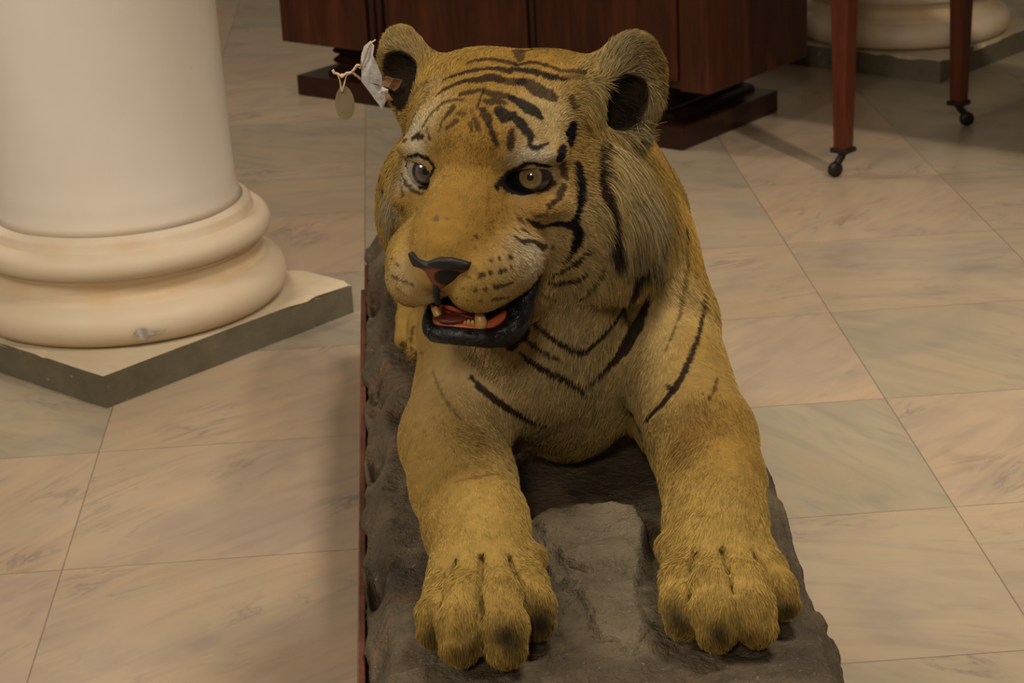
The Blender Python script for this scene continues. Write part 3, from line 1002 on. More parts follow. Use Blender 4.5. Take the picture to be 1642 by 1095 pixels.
# soft areas: pixel, radius (m), colour, strength
BLOBS = [
    # breast, throat
    (900, 600, .10, CREAM, .62), (820, 620, .09, CREAM, .55), (960, 560, .09, CREAM, .60), (1050, 560, .08, TAN, .8), (740, 610, .05, CREAM, .5), (930, 500, .07, CREAM, .75), (880, 540, .06, CREAM, .6), (1080, 450, .06, CREAM, .35), (1010, 500, .06, CREAM, .5),
    (900, 690, .04, CREAM, .4), (990, 640, .06, CREAM, .5),
    # head
    (775, 235, .050, ORANGE, .9), (740, 330, .045, ORANGE, .9), (700, 370, .035, ORANGE, .7), (790, 330, .030, ORANGE, .7), (785, 385, .03, ORANGE, .6), (760, 400, .03, ORANGE, .5),
    (745, 150, .06, ORANGE, .4), (840, 95, .08, ORANGE, .75), (720, 120, .05, ORANGE, .4), (900, 110, .05, ORANGE, .6),
    (890, 205, .035, CREAM, .8), (880, 170, .03, CREAM, .45), (850, 205, .018, CREAM, .6), (683, 190, .022, CREAM, .95), (665, 205, .018, WHITE, .7), (700, 165, .02, CREAM, .5),
    (850, 250, .0125, WHITE, 1.0), (872, 252, .012, WHITE, .9), (832, 256, .009, WHITE, .7), (815, 262, .010, GREY, .5), (858, 302, .013, WHITE, .75), (835, 306, .012, WHITE, .6), (880, 290, .012, WHITE, .6), (890, 275, .010, CREAM, .5),
    (668, 236, .015, WHITE, .85), (652, 262, .010, WHITE, .7), (662, 296, .014, WHITE, 1.0), (680, 294, .012, WHITE, .95), (650, 285, .010, WHITE, .8),
    (872, 318, .022, RUST, .8), (890, 340, .024, ORANGE, .9), (850, 325, .015, RUST, .35), (650, 320, .015, ORANGE, .8), (642, 345, .010, ORANGE, .6),
    (950, 300, .035, ORANGE, .5), (940, 240, .03, ORANGE, .45), (955, 360, .040, CREAM, .75), (940, 420, .040, CREAM, .7), (885, 385, .018, CREAM, .8), (900, 350, .012, CREAM, .3), (960, 200, .02, ORANGE, .4),
    (850, 405, .022, WHITE, .8), (855, 430, .020, WHITE, .65), (820, 445, .026, CREAM, .55), (800, 485, .026, CREAM, .45), (760, 480, .022, TAN, .6), (735, 470, .018, TAN, .6),
    (640, 440, .022, CREAM, .8), (660, 470, .020, CREAM, .85), (632, 405, .014, TAN, .6), (690, 478, .010, WHITE, .6),
    (760, 590, .04, CREAM, .55), (870, 480, .03, CREAM, .7), (890, 510, .03, CREAM, .6),
    (745, 568, .014, BROWN, .45), (760, 575, .010, BROWN, .35), (732, 562, .008, BROWN, .4),
    # ruff
    (1035, 392, .016, BROWN, .55), (1050, 360, .012, DARK, .3), (1010, 260, .035, CREAM, .5), (1020, 320, .040, GREY, .65), (1040, 370, .030, GREY, .7), (1000, 300, .02, CREAM, .6), (1010, 395, .020, GREY, .8), (625, 345, .022, GREY, .7), (628, 330, .015, WHITE, .4), (985, 250, .02, CREAM, .4),
    # ears
    (607, 58, .012, BROWN, .6), (622, 42, .010, BROWN, .5), (600, 75, .008, DARK, .5), (1048, 75, .012, BROWN, .6), (1058, 110, .012, BROWN, .6), (1060, 135, .008, RUST, .6), (1020, 60, .010, BROWN, .35), (1012, 52, .008, CREAM, .6), (1055, 160, .010, CREAM, .5), (1025, 110, .012, np.array([.22, .13, .08]), .6),
    (640, 75, .030, GREY, .55), (665, 110, .022, GREY, .5), (690, 140, .016, CREAM, .5), (985, 110, .030, GREY, .75), (1000, 70, .025, GREY, .6), (1030, 90, .02, BROWN, .4), (1045, 150, .02, GREY, .6), (960, 160, .025, GREY, .5), (1000, 190, .03, GREY, .75), (1020, 210, .02, GREY, .8), (955, 120, .02, TAN, .5),
    # flank and legs
    (1100, 330, .05, ORANGE, .9), (1120, 430, .035, ORANGE, .8), (1080, 260, .05, ORANGE, .9), (1140, 560, .03, ORANGE, .5), (1190, 720, .03, ORANGE, .6), (1180, 660, .035, ORANGE, .6),
    (745, 690, .026, RUST, .45), (765, 710, .02, RUST, .5), (1105, 700, .03, RUST, .50), (1125, 670, .022, RUST, .35), (1085, 740, .018, RUST, .4), (765, 765, .016, RUST, .35), (720, 655, .02, RUST, .25), (1150, 750, .012, RUST, .2),
    (700, 720, .04, TAN, .6), (770, 850, .06, np.array([.38, .262, .068]), .7), (1150, 850, .06, np.array([.38, .262, .068]), .7), (780, 950, .06, np.array([.38, .262, .068]), .6), (1165, 940, .06, np.array([.38, .262, .068]), .6), (700, 640, .03, TAN, .4),
    (1095, 800, .02, TAN, .4),
    # toe tips
    (695, 1020, .015, DARK, .75), (757, 1040, .011, DARK, .75), (810, 1022, .016, DARK, .9), (826, 1040, .012, DARK, .75), (864, 1002, .017, DARK, .95), (872, 990, .010, DARK, .6), (735, 1048, .010, BROWN, .6),
    (1082, 988, .014, DARK, .85), (1095, 1005, .010, DARK, .7), (1153, 1016, .012, DARK, .85), (1160, 1028, .010, DARK, .5), (1261, 980, .013, DARK, .85), (1200, 1024, .012, BROWN, .5), (1215, 1015, .01, BROWN, .4),
    (752, 925, .010, RUST, .25), (805, 935, .010, RUST, .25), (1130, 920, .010, RUST, .2), (742, 975, .012, RUST, .25), (800, 970, .012, RUST, .3), (1140, 965, .010, RUST, .2), (1205, 955, .012, RUST, .25),
]
# stripes: (colour, strength, [(px, py, width_px), ...])
S_ = [
    (DARK, .85, [(748, 103, 3), (763, 98, 6), (785, 95, 8), (803, 98, 8), (829, 105, 7)]),
    (BROWN, .8, [(829, 81, 12), (834, 88, 12), (834, 98, 6)]),
    (DARK, .75, [(838, 83, 8), (864, 79, 7), (895, 81, 4)]),
    (DARK, .85, [(829, 104, 6), (855, 100, 6), (873, 104, 7), (896, 113, 5)]),
    (DARK, .95, [(822, 111, 7), (840, 113, 9), (861, 117, 10), (882, 124, 9), (910, 129, 4)]),
    (DARK, .8, [(903, 115, 5), (921, 115, 7), (938, 116, 5)]),
    (BROWN, .6, [(905, 125, 6), (935, 124, 6)]),
    (DARK, .9, [(712, 129, 3), (737, 119, 7), (762, 113, 8), (783, 111, 8), (804, 111, 9), (817, 116, 8)]),
    (DARK, .9, [(700, 154, 3), (712, 145, 7), (730, 136, 9), (748, 130, 9), (768, 129, 14), (785, 124, 19), (801, 128, 13)]),
    (BROWN, .9, [(801, 129, 13), (817, 131, 14), (834, 132, 14)]),
    (DARK, .85, [(834, 132, 12), (848, 136, 16), (861, 145, 19), (884, 155, 14)]),
    (DARK, .8, [(740, 151, 7), (758, 148, 8), (776, 144, 6)]),
    (BROWN, .8, [(742, 160, 3), (728, 160, 5), (711, 166, 5), (697, 178, 5), (686, 192, 4), (675, 209, 4), (671, 222, 3)]),
    (BROWN, .9, [(779, 148, 9), (794, 152, 11), (822, 157, 7)]),
    (DARK, .8, [(781, 163, 8), (796, 163, 9), (809, 165, 7)]),
    (BLACK, .95, [(822, 159, 10), (839, 169, 15), (853, 176, 16), (866, 188, 8)]),
    (BLACK, .95, [(801, 178, 13), (809, 188, 14), (822, 187, 11), (833, 198, 12), (845, 210, 13), (852, 220, 9), (847, 234, 6), (861, 238, 8), (879, 230, 5)]),
    (DARK, .9, [(821, 210, 8), (819, 225, 12), (818, 238, 8)]),
    (DARK, .9, [(784, 199, 5), (791, 216, 9), (796, 233, 6)]),
    (DARK, .85, [(774, 177, 8), (783, 192, 9)]),
    (DARK, .75, [(717, 187, 6), (727, 174, 9)]), (DARK, .6, [(735, 183, 7), (744, 184, 6)]),
    (BROWN, .8, [(719, 206, 6), (732, 195, 6)]), (BROWN, .7, [(704, 210, 4), (712, 191, 5)]), (BROWN, .8, [(763, 192, 6), (768, 211, 5)]), (BROWN, .7, [(754, 197, 5), (757, 211, 4)]),
    (DARK, .8, [(776, 147, 3), (765, 174, 3)]), (RUST, .8, [(787, 235, 4), (790, 250, 4)]),
    (DARK, .8, [(686, 206, 4), (690, 223, 5)]),
    (DARK, .95, [(661, 222, 6), (669, 218, 9), (678, 220, 8)]), (DARK, .85, [(651, 213, 4), (650, 226, 7)]),
    (BLACK, 1, [(919, 201, 12), (916, 215, 20), (914, 229, 14)]), (DARK, 1, [(905, 235, 9), (901, 245, 14), (896, 255, 11)]),
    (BROWN, .9, [(901, 264, 12), (905, 275, 11), (908, 287, 5)]),
    (BLACK, 1, [(927, 264, 11), (931, 285, 13), (933, 311, 13), (928, 338, 9), (921, 357, 11), (928, 377, 17), (924, 391, 15), (914, 410, 7), (903, 422, 4)]),
    (BLACK, 1, [(923, 363, 12), (903, 359, 9), (884, 358, 8), (869, 366, 4)]),
    (DARK, .95, [(847, 354, 5), (857, 360, 9), (868, 362, 7)]), (DARK, .9, [(827, 381, 6), (838, 388, 11), (850, 388, 8), (869, 397, 12), (877, 396, 5)]),
    (DARK, .7, [(831, 351, 4), (841, 360, 5)]), (DARK, .85, [(839, 368, 7), (846, 374, 6)]), (BROWN, .7, [(824, 366, 4), (832, 373, 4)]),
    (DARK, .9, [(886, 293, 9), (874, 305, 8), (862, 311, 3)]), (DARK, .9, [(903, 300, 9), (897, 316, 9)]), (DARK, .9, [(893, 321, 7), (881, 332, 9)]), (BROWN, .7, [(878, 343, 6), (855, 347, 4)]),
    (DARK, .95, [(967, 226, 8), (967, 262, 9), (967, 290, 13), (970, 312, 14), (977, 332, 8), (982, 364, 6), (984, 380, 10)]), (BLACK, .95, [(980, 386, 14), (987, 396, 17)]),
    (DARK, .95, [(948, 401, 4), (934, 411, 7), (921, 423, 8), (900, 436, 5), (880, 446, 4)]),
    (DARK, .95, [(941, 437, 4), (930, 446, 8), (918, 452, 8), (896, 455, 6), (878, 453, 4)]),
    (DARK, .85, [(969, 433, 4), (952, 457, 6), (929, 480, 4)]), (BROWN, .6, [(868, 472, 4), (892, 480, 5)]),
    (DARK, .95, [(1026, 400, 10), (1018, 430, 12), (1012, 457, 12), (1001, 494, 11), (985, 518, 8), (960, 545, 8), (935, 565, 10), (911, 559, 8), (880, 540, 7), (858, 521, 6), (846, 512, 4)]),
    (DARK, .95, [(1034, 400, 10), (1042, 430, 13), (1043, 457, 11), (1035, 490, 12), (1023, 520, 16), (1003, 556, 18), (985, 578, 13), (968, 595, 10), (938, 617, 4)]),
    (DARK, .8, [(1002, 500, 8), (1009, 520, 8), (1009, 545, 9)]),
    (DARK, .95, [(831, 564, 6), (850, 579, 8), (872, 593, 9), (895, 605, 8), (917, 616, 9), (930, 624, 6), (938, 635, 3)]),
    (DARK, .85, [(841, 543, 6), (860, 558, 7), (880, 571, 6), (901, 580, 3)]),
    (DARK, .95, [(755, 604, 6), (770, 622, 10), (790, 640, 12), (810, 653, 11), (836, 667, 9), (858, 679, 7), (877, 684, 3)]),
    (DARK, .95, [(1132, 474, 4), (1127, 510, 6), (1118, 545, 7), (1105, 580, 9), (1092, 607, 10), (1080, 626, 15), (1062, 650, 11), (1040, 673, 8), (1026, 689, 4)]), (DARK, .9, [(1070, 618, 5), (1080, 628, 9)]),
    (BROWN, .75, [(1101, 368, 8), (1101, 395, 3), (1102, 428, 6), (1099, 460, 4), (1092, 500, 5), (1080, 535, 4), (1068, 562, 3)]), (DARK, .8, [(1100, 372, 8), (1102, 381, 7)]),
    (BROWN, .8, [(1150, 606, 3), (1146, 625, 6), (1137, 641, 4)]),
    (BROWN, .6, [(694, 596, 3), (704, 622, 4), (717, 646, 5), (737, 672, 4)]),
    (DARK, .9, [(613, 264, 4), (612, 285, 5), (618, 310, 5)]), (DARK, .85, [(622, 244, 4), (623, 275, 5)]),
    (BROWN, .9, [(645, 280, 4), (652, 297, 6), (667, 309, 6), (680, 310, 3)]), (BROWN, .8, [(641, 285, 3), (646, 315, 4)]),
    (BROWN, .8, [(628, 414, 5), (640, 426, 4)]), (BROWN, .75, [(630, 443, 5), (645, 450, 4), (662, 457, 5)]), (BROWN, .6, [(636, 462, 3), (650, 472, 3)]),
    (DARK, .75, [(786, 419, 7)]), (DARK, .9, [(799.5, 414, 7)]), (DARK, .85, [(819, 413, 7)]),
    (BROWN, .8, [(753, 444, 6)]), (DARK, .85, [(769, 443, 7), (777, 439, 5)]), (DARK, .9, [(786, 437, 7)]), (DARK, .9, [(801, 436, 7), (809, 433, 6)]), (DARK, .8, [(819, 428, 7)]),
    (BROWN, .8, [(762, 465, 6)]), (DARK, .85, [(779, 463, 7)]), (DARK, .85, [(792, 459, 6), (806, 458, 6), (822, 453, 5)]),
    (BROWN, .7, [(750, 480, 4)]), (BROWN, .8, [(771, 481, 6)]), (BROWN, .8, [(790, 480, 5), (804, 479, 5), (816, 476, 4)]), (BROWN, .7, [(742, 463, 4)]), (BROWN, .7, [(733, 478, 4)]),
    (DARK, .8, [(763, 379, 7)]), (BROWN, .5, [(757, 385, 6)]), (GREY * .5, .9, [(700, 351, 9)]), (BROWN, .6, [(716, 351, 5)]), (BROWN, .55, [(735, 392, 5)]), (BROWN, .5, [(748, 363, 4)]), (BROWN, .6, [(762, 397, 6)]),
    (BROWN, .8, [(885, 396, 8)]), (BROWN, .6, [(900, 404, 5)]),
    (RUST, .45, [(688, 365, 4), (686, 395, 4), (683, 412, 4)]), (RUST, .4, [(783, 300, 7), (782, 330, 6), (778, 345, 3)]),
    (BLACK, 1, [(797, 300, 8), (806, 290, 13), (818, 279, 15), (828, 269, 8), (852, 261, 6), (868, 264, 8), (884, 266, 6)]),
    (BLACK, 1, [(808, 294, 9), (836, 301, 8), (858, 293, 8), (872, 277, 8)]),
    (BLACK, 1, [(645, 251, 3), (656, 250, 5), (672, 249, 6), (688, 256, 6), (697, 269, 6), (692, 281, 7), (677, 288, 9), (662, 280, 7), (652, 265, 4), (650, 254, 3)]),
    (BROWN, .9, [(868, 440, 12), (860, 450, 20), (850, 470, 26)]), (BLACK, .97, [(855, 462, 14), (846, 480, 26), (838, 505, 34), (828, 535, 36), (820, 556, 14)]),
    (DARK, .6, [(800, 502, 8), (830, 490, 14), (845, 475, 12)]),
    (BLACK, .95, [(700, 458, 8), (699, 474, 8), (707, 486, 7)]), (DARK, .9, [(690, 489, 4), (707, 487, 5), (724, 493, 5), (758, 504, 4), (787, 503, 4), (820, 488, 5)]),
    (BROWN, .8, [(917, 160, 9), (921, 172, 8)]), (BROWN, .5, [(760, 190, 3), (756, 176, 4)]),
    # brown fur shading in the leg creases, painted into the coat
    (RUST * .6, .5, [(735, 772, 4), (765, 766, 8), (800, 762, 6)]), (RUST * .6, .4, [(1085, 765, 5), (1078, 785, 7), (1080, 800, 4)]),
    # short flank stripe, then marks of the hind paw
    (DARK, .7, [(1075, 240, 3), (1062, 232, 6)]),
    (DARK, .7, [(664, 492, 4), (662, 525, 5), (660, 560, 6)]), (BROWN, .8, [(645, 552, 8), (652, 556, 6)]), (BROWN, .7, [(668, 566, 8), (678, 566, 6)]),  # shade between the hind toes painted dark, then brown toe tips
]
PXM = 1 / 1400.0


def build_paint():
    blobs = []
    for px, py, r, c, s in BLOBS:
        h = hit(px, py)
        if h is not None: blobs.append((h, r, c, s))
    segs = []
    for c, s, pts in S_:
        q = []
        for px, py, w in pts:
            h = hit(px, py)
            if h is not None: q.append((h, (w * (0.64 if len(pts) < 2 else 0.74 if py < 200 else 0.62) + (.7 if py < 200 else 0)) * PXM * np.linalg.norm(h - CAM) / 2.35))
        if len(q) == 1: q = q * 2
        segs.append((c, s, q))
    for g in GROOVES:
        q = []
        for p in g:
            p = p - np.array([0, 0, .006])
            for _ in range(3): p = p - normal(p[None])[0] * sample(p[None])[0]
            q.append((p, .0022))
        segs.append((DARK, .6, q))  # shade of the toe partings painted along the carved grooves
    # side stripes of the trunk, mirrored on both flanks
    for i, y in enumerate((2.62, 2.72, 2.80, 2.90, 3.00, 3.08, 3.18, 3.26)):
        for sgn in (-1, 1):
            a0 = 0.25 + 0.1 * math.sin(i * 2.3); q = []
            for a in np.linspace(a0, 1.9, 7):
                q.append((np.array([.21 + sgn * .165 * math.sin(a), y + 0.03 * math.sin(a * 3 + i), .445 + .150 * math.cos(a)]), 0.007 * math.sin(math.pi * (a - a0 + .05) / (1.95 - a0)) + .002))
            q2 = []
            for p, w in q:
                for _ in range(6): p = p - normal(p[None])[0] * min(sample(p[None])[0], .05)
                q2.append((p, w))
            segs.append((DARK, .85, q2))
    return blobs, segs


PB, PS = build_paint()
ECUT = []
for s in (1, -1):
    ECUT.append(hp(s * .064, .004, -.013))


def headp(P):
    return (P - HO) @ HM.T


def coat(P):
    """colour of skin and hair roots"""
    P = np.asarray(P, float); n = len(P)
    C = np.tile((ORANGE * .45 + TAN * .55)[None], (n, 1))
    up = sst(.30, .55, P[:, 2])[:, None]
    C = C * (1 - .5 * up * (P[:, 1] > 2.5)[:, None]) + ORANGE * (.5 * up * (P[:, 1] > 2.5)[:, None])
    N = fbm(P * 30, 4)[:, None] - 0.5
    jit = (fbm(P * 260, 2)[:, None] - 0.5)
    Pj = P + np.concatenate([jit, fbm(P * 230 + 7, 2)[:, None] - .5, fbm(P * 240 + 13, 2)[:, None] - .5], 1) * 0.0042
    for h, r, c, s in PB:
        near = np.abs(P - h).max(1) < 2.6 * r
        if not near.any(): continue
        d2 = ((P[near] - h) ** 2).sum(1) / (r * r)
        w = (s * np.exp(-d2 * 0.9))[:, None]
        C[near] = C[near] * (1 - w) + c * w
    C *= 1 + 0.35 * N + 0.45 * (fbm(P * 120 + 5, 3)[:, None] - 0.5)
    for c, s, q in PS:
        if len(q) < 2: continue
        pts = np.array([a for a, _ in q]); lo = pts.min(0) - .03; hi = pts.max(0) + .03
        near = np.where(np.all((P > lo) & (P < hi), axis=1))[0]
        if not len(near): continue
        X = Pj[near]; best = np.full(len(near), -9.0)
        for (a, wa), (b, wb) in zip(q, q[1:]):
            ab = b - a; L = ab @ ab + 1e-12
            t = np.clip(((X - a) @ ab) / L, 0, 1)
            d = np.linalg.norm(X - a - t[:, None] * ab, axis=1); w = wa + (wb - wa) * t
            best = np.maximum(best, (w - d))
        m_ = (s * sst(-0.0011, 0.0009, best))[:, None]
        C[near] = C[near] * (1 - m_) + c * m_
    H = headp(P)
    # inside of the mouth, sockets and ears
    for s in (1, -1):
        q = H - np.array([s * .0625, .004, -.014])
        e = np.sqrt((q[:, 0] / .0250) ** 2 + (q[:, 1] / .040) ** 2 + (q[:, 2] / .0140) ** 2)
        C[e < 1.0] = BLACK
    q = H - np.array([0, .082, -.139]); e = np.sqrt((q[:, 0] / .050) ** 2 + (q[:, 1] / .062) ** 2 + (q[:, 2] / .0150) ** 2)
    C[e < 1.0] = MOUTH
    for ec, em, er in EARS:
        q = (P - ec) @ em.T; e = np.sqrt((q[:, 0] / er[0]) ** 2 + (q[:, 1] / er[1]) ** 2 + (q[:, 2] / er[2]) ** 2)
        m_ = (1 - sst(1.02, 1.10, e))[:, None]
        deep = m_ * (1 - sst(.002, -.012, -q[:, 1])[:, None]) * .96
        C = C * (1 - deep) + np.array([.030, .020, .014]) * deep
    return np.clip(C, 0.004, 1)


def no_fur(P):
    H = headp(P); m_ = np.zeros(len(P), bool)
    for s in (1, -1):
        q = H - np.array([s * .0625, .004, -.014])
        m_ |= np.sqrt((q[:, 0] / .0238) ** 2 + (q[:, 1] / .040) ** 2 + (q[:, 2] / .0145) ** 2) < 1.0
    q = H - np.array([0, .082, -.139]); m_ |= np.sqrt((q[:, 0] / .050) ** 2 + (q[:, 1] / .062) ** 2 + (q[:, 2] / .0132) ** 2) < 1.0
    q = H - np.array([0, .140, -.086]); m_ |= (np.abs(q[:, 0]) < .030 - .9 * np.maximum(0, -q[:, 2] - .002)) & (np.abs(q[:, 1]) < .03) & (q[:, 2] < .014) & (q[:, 2] > -.026)
    m_ |= P[:, 2] < BZ + .004
    return m_


vc = coat(BV)
mb = mesh_np('body', BV - TI, BF)
ca_ = mb.color_attributes.new('coat', 'FLOAT_COLOR', 'POINT')
ca_.data.foreach_set('color', np.concatenate([vc, np.ones((len(vc), 1))], 1).astype(np.float32).ravel())
kt = NT('tiger_skin')
va = kt.n('ShaderNodeAttribute', attribute_name='coat')
kt.set(kt.mix(1.0, va.outputs[0], (0.85, 0.80, 0.75), 'MULTIPLY'), 0.75, Specular_IOR_Level=0.15)
kt.bump(kt.noise(kt.mapping(kt.coords(), scale=(1, 1, 0.35)), 420, 3), 0.5, 0.002)
body = link('body', mb, kt.m, tiger, True)

# ------------------------------------------------------------------ fur
# combing guides: pixel, direction in the picture plane, hair length (mm), lift
COMB = [
    (700, 400, .0, -1, 4, .25), (740, 330, .05, -1, 5, .3), (765, 250, .0, -1, 7, .35), (760, 180, .1, -1, 7, .4), (800, 130, .2, -1, 8, .4), (850, 90, .2, -1, 8, .35), (720, 130, -.3, -1, 8, .4), (900, 120, .5, -1, 8, .4),
    (870, 190, .5, -1, 7, .35), (850, 245, .6, -.6, 6, .4), (880, 300, 1, .2, 6, .3), (840, 320, .7, .3, 6, .3), (890, 345, 1, .3, 8, .3), (820, 360, .9, .3, 8, .3), (850, 400, 1, .35, 10, .35),
    (780, 430, .8, .6, 7, .25), (830, 450, .9, .5, 9, .25), (760, 480, .4, 1, 7, .2), (800, 485, .6, 1, 7, .2), (735, 460, .2, 1, 6, .2),
    (650, 430, -.8, .6, 7, .25), (635, 410, -1, .2, 7, .25), (670, 470, -.3, 1, 6, .2), (665, 300, -.9, .3, 6, .3), (650, 230, -.7, -.6, 6, .35), (680, 190, -.4, -1, 7, .4), (640, 340, -.8, .6, 9, .3),
    (930, 240, 1, -.2, 10, .35), (950, 300, 1, .35, 12, .35), (940, 370, .9, .5, 12, .3), (920, 420, .7, .8, 12, .3), (880, 460, .5, 1, 12, .3), (960, 420, .8, .8, 14, .35),
    (1000, 260, .75, .9, 44, .5), (1020, 320, .7, 1, 58, .6), (1040, 370, .6, 1, 52, .6), (1000, 380, .45, 1, 42, .55), (985, 310, .6, 1, 26, .45), (1055, 330, .9, .8, 46, .6), (985, 420, .3, 1, 22, .4),
    (622, 330, -.7, .9, 22, .45), (618, 290, -.8, .6, 14, .4), (612, 250, -.8, .4, 10, .4),
    (640, 60, -.6, -.9, 14, .3), (690, 120, .1, -1, 14, .4), (670, 160, -.5, .6, 14, .4), (980, 100, .3, -1, 16, .35), (1010, 60, .8, -.6, 14, .4), (1050, 100, .8, .3, 12, .4), (1000, 190, 1, .25, 30, .6), (985, 215, .9, .6, 30, .5), (975, 140, 1, .3, 18, .5), (1015, 215, .8, .5, 30, .5), (960, 170, .5, .8, 18, .45), (1045, 180, .6, .9, 18, .5),
    (900, 520, .0, 1, 13, .25), (860, 560, -.3, 1, 12, .2), (800, 590, -.5, 1, 11, .2), (720, 590, -.4, 1, 9, .15), (760, 640, .3, 1, 12, .2), (935, 600, .0, 1, 15, .3), (960, 540, -.3, 1, 14, .25), (900, 660, .1, 1, 14, .25),
    (1020, 560, -.4, 1, 14, .25), (1080, 450, .5, 1, 15, .3), (1070, 560, .2, 1, 12, .2), (1110, 520, .4, 1, 11, .2), (1050, 640, -.3, 1, 12, .2), (1100, 330, .5, 1, 12, .2), (1075, 260, .5, .9, 12, .2), (1140, 600, .3, 1, 9, .2),
    (680, 640, -.2, 1, 7, .2), (690, 730, .2, 1, 8, .2), (760, 700, .5, 1, 14, .4), (790, 740, .4, 1, 12, .3), (740, 790, .3, 1, 9, .25), (790, 830, .2, 1, 9, .25), (770, 880, .1, 1, 9, .3),
    (1130, 680, .2, 1, 12, .35), (1100, 710, .0, 1, 14, .4), (1190, 720, .1, 1, 8, .25), (1150, 790, -.1, 1, 11, .3), (1150, 850, -.1, 1, 11, .3), (1100, 840, -.2, 1, 11, .3),
    (720, 930, -.3, 1, 10, .3), (750, 960, -.1, 1, 11, .3), (805, 960, .1, 1, 11, .3), (850, 940, .3, 1, 11, .35), (700, 1000, -.2, 1, 12, .3), (745, 1020, 0, 1, 13, .3), (810, 1020, .1, 1, 13, .3), (862, 985, .2, 1, 13, .35),
    (1080, 890, -.5, 1, 13, .4), (1095, 940, -.2, 1, 12, .3), (1145, 950, 0, 1, 12, .3), (1200, 945, .2, 1, 12, .3), (1245, 930, .4, 1, 11, .3), (1092, 985, -.1, 1, 13, .3), (1150, 1000, 0, 1, 14, .3), (1212, 995, .2, 1, 14, .3), (1262, 965, .3, 1, 12, .3),
    (855, 893, .5, .8, 13, .4),
    (652, 520, -.1, 1, 4, .2), (672, 530, 0, 1, 4, .2), (645, 500, -.1, 1, 4, .2), (680, 500, 0, 1, 4, .2),
]
GP, GD, GL, GF = [], [], [], []
for px, py, dx, dy, L, lf in COMB:
    h = hit(px, py)
    if h is None: continue
    GP.append(h); v = RGT * dx - UPV * dy; nrm_ = normal(h[None])[0]
    v = v - nrm_ * (v @ nrm_); GD.append(v / np.linalg.norm(v)); GL.append((L * (.58 if L <= 9 else .68 if L <= 14 else .85)) / 1000); GF.append(lf)
for y in (2.7, 2.9, 3.1, 3.3):           # along the back and flanks: hair runs tailwards and down
    for x, z in ((.05, .45), (.20, .60), (.37, .45), (.02, .33), (.40, .33)):
        GP.append(np.array([x, y, z])); v = np.array([0, 1.0, -.35 if z < .55 else 0]); GD.append(v / np.linalg.norm(v)); GL.append(.012); GF.append(.2)
GP, GD, GL, GF = map(np.array, (GP, GD, GL, GF))


def comb(P):
    D_ = np.zeros((len(P), 3)); L_ = np.zeros(len(P)); F_ = np.zeros(len(P)); W_ = np.zeros(len(P))
    for p, d, l, f in zip(GP, GD, GL, GF):
        w = 1.0 / (((P - p) ** 2).sum(1) + 2e-5) ** 2.2
        D_ += w[:, None] * d; L_ += w * l; F_ += w * f; W_ += w
    return D_ / W_[:, None], L_ / W_, F_ / W_


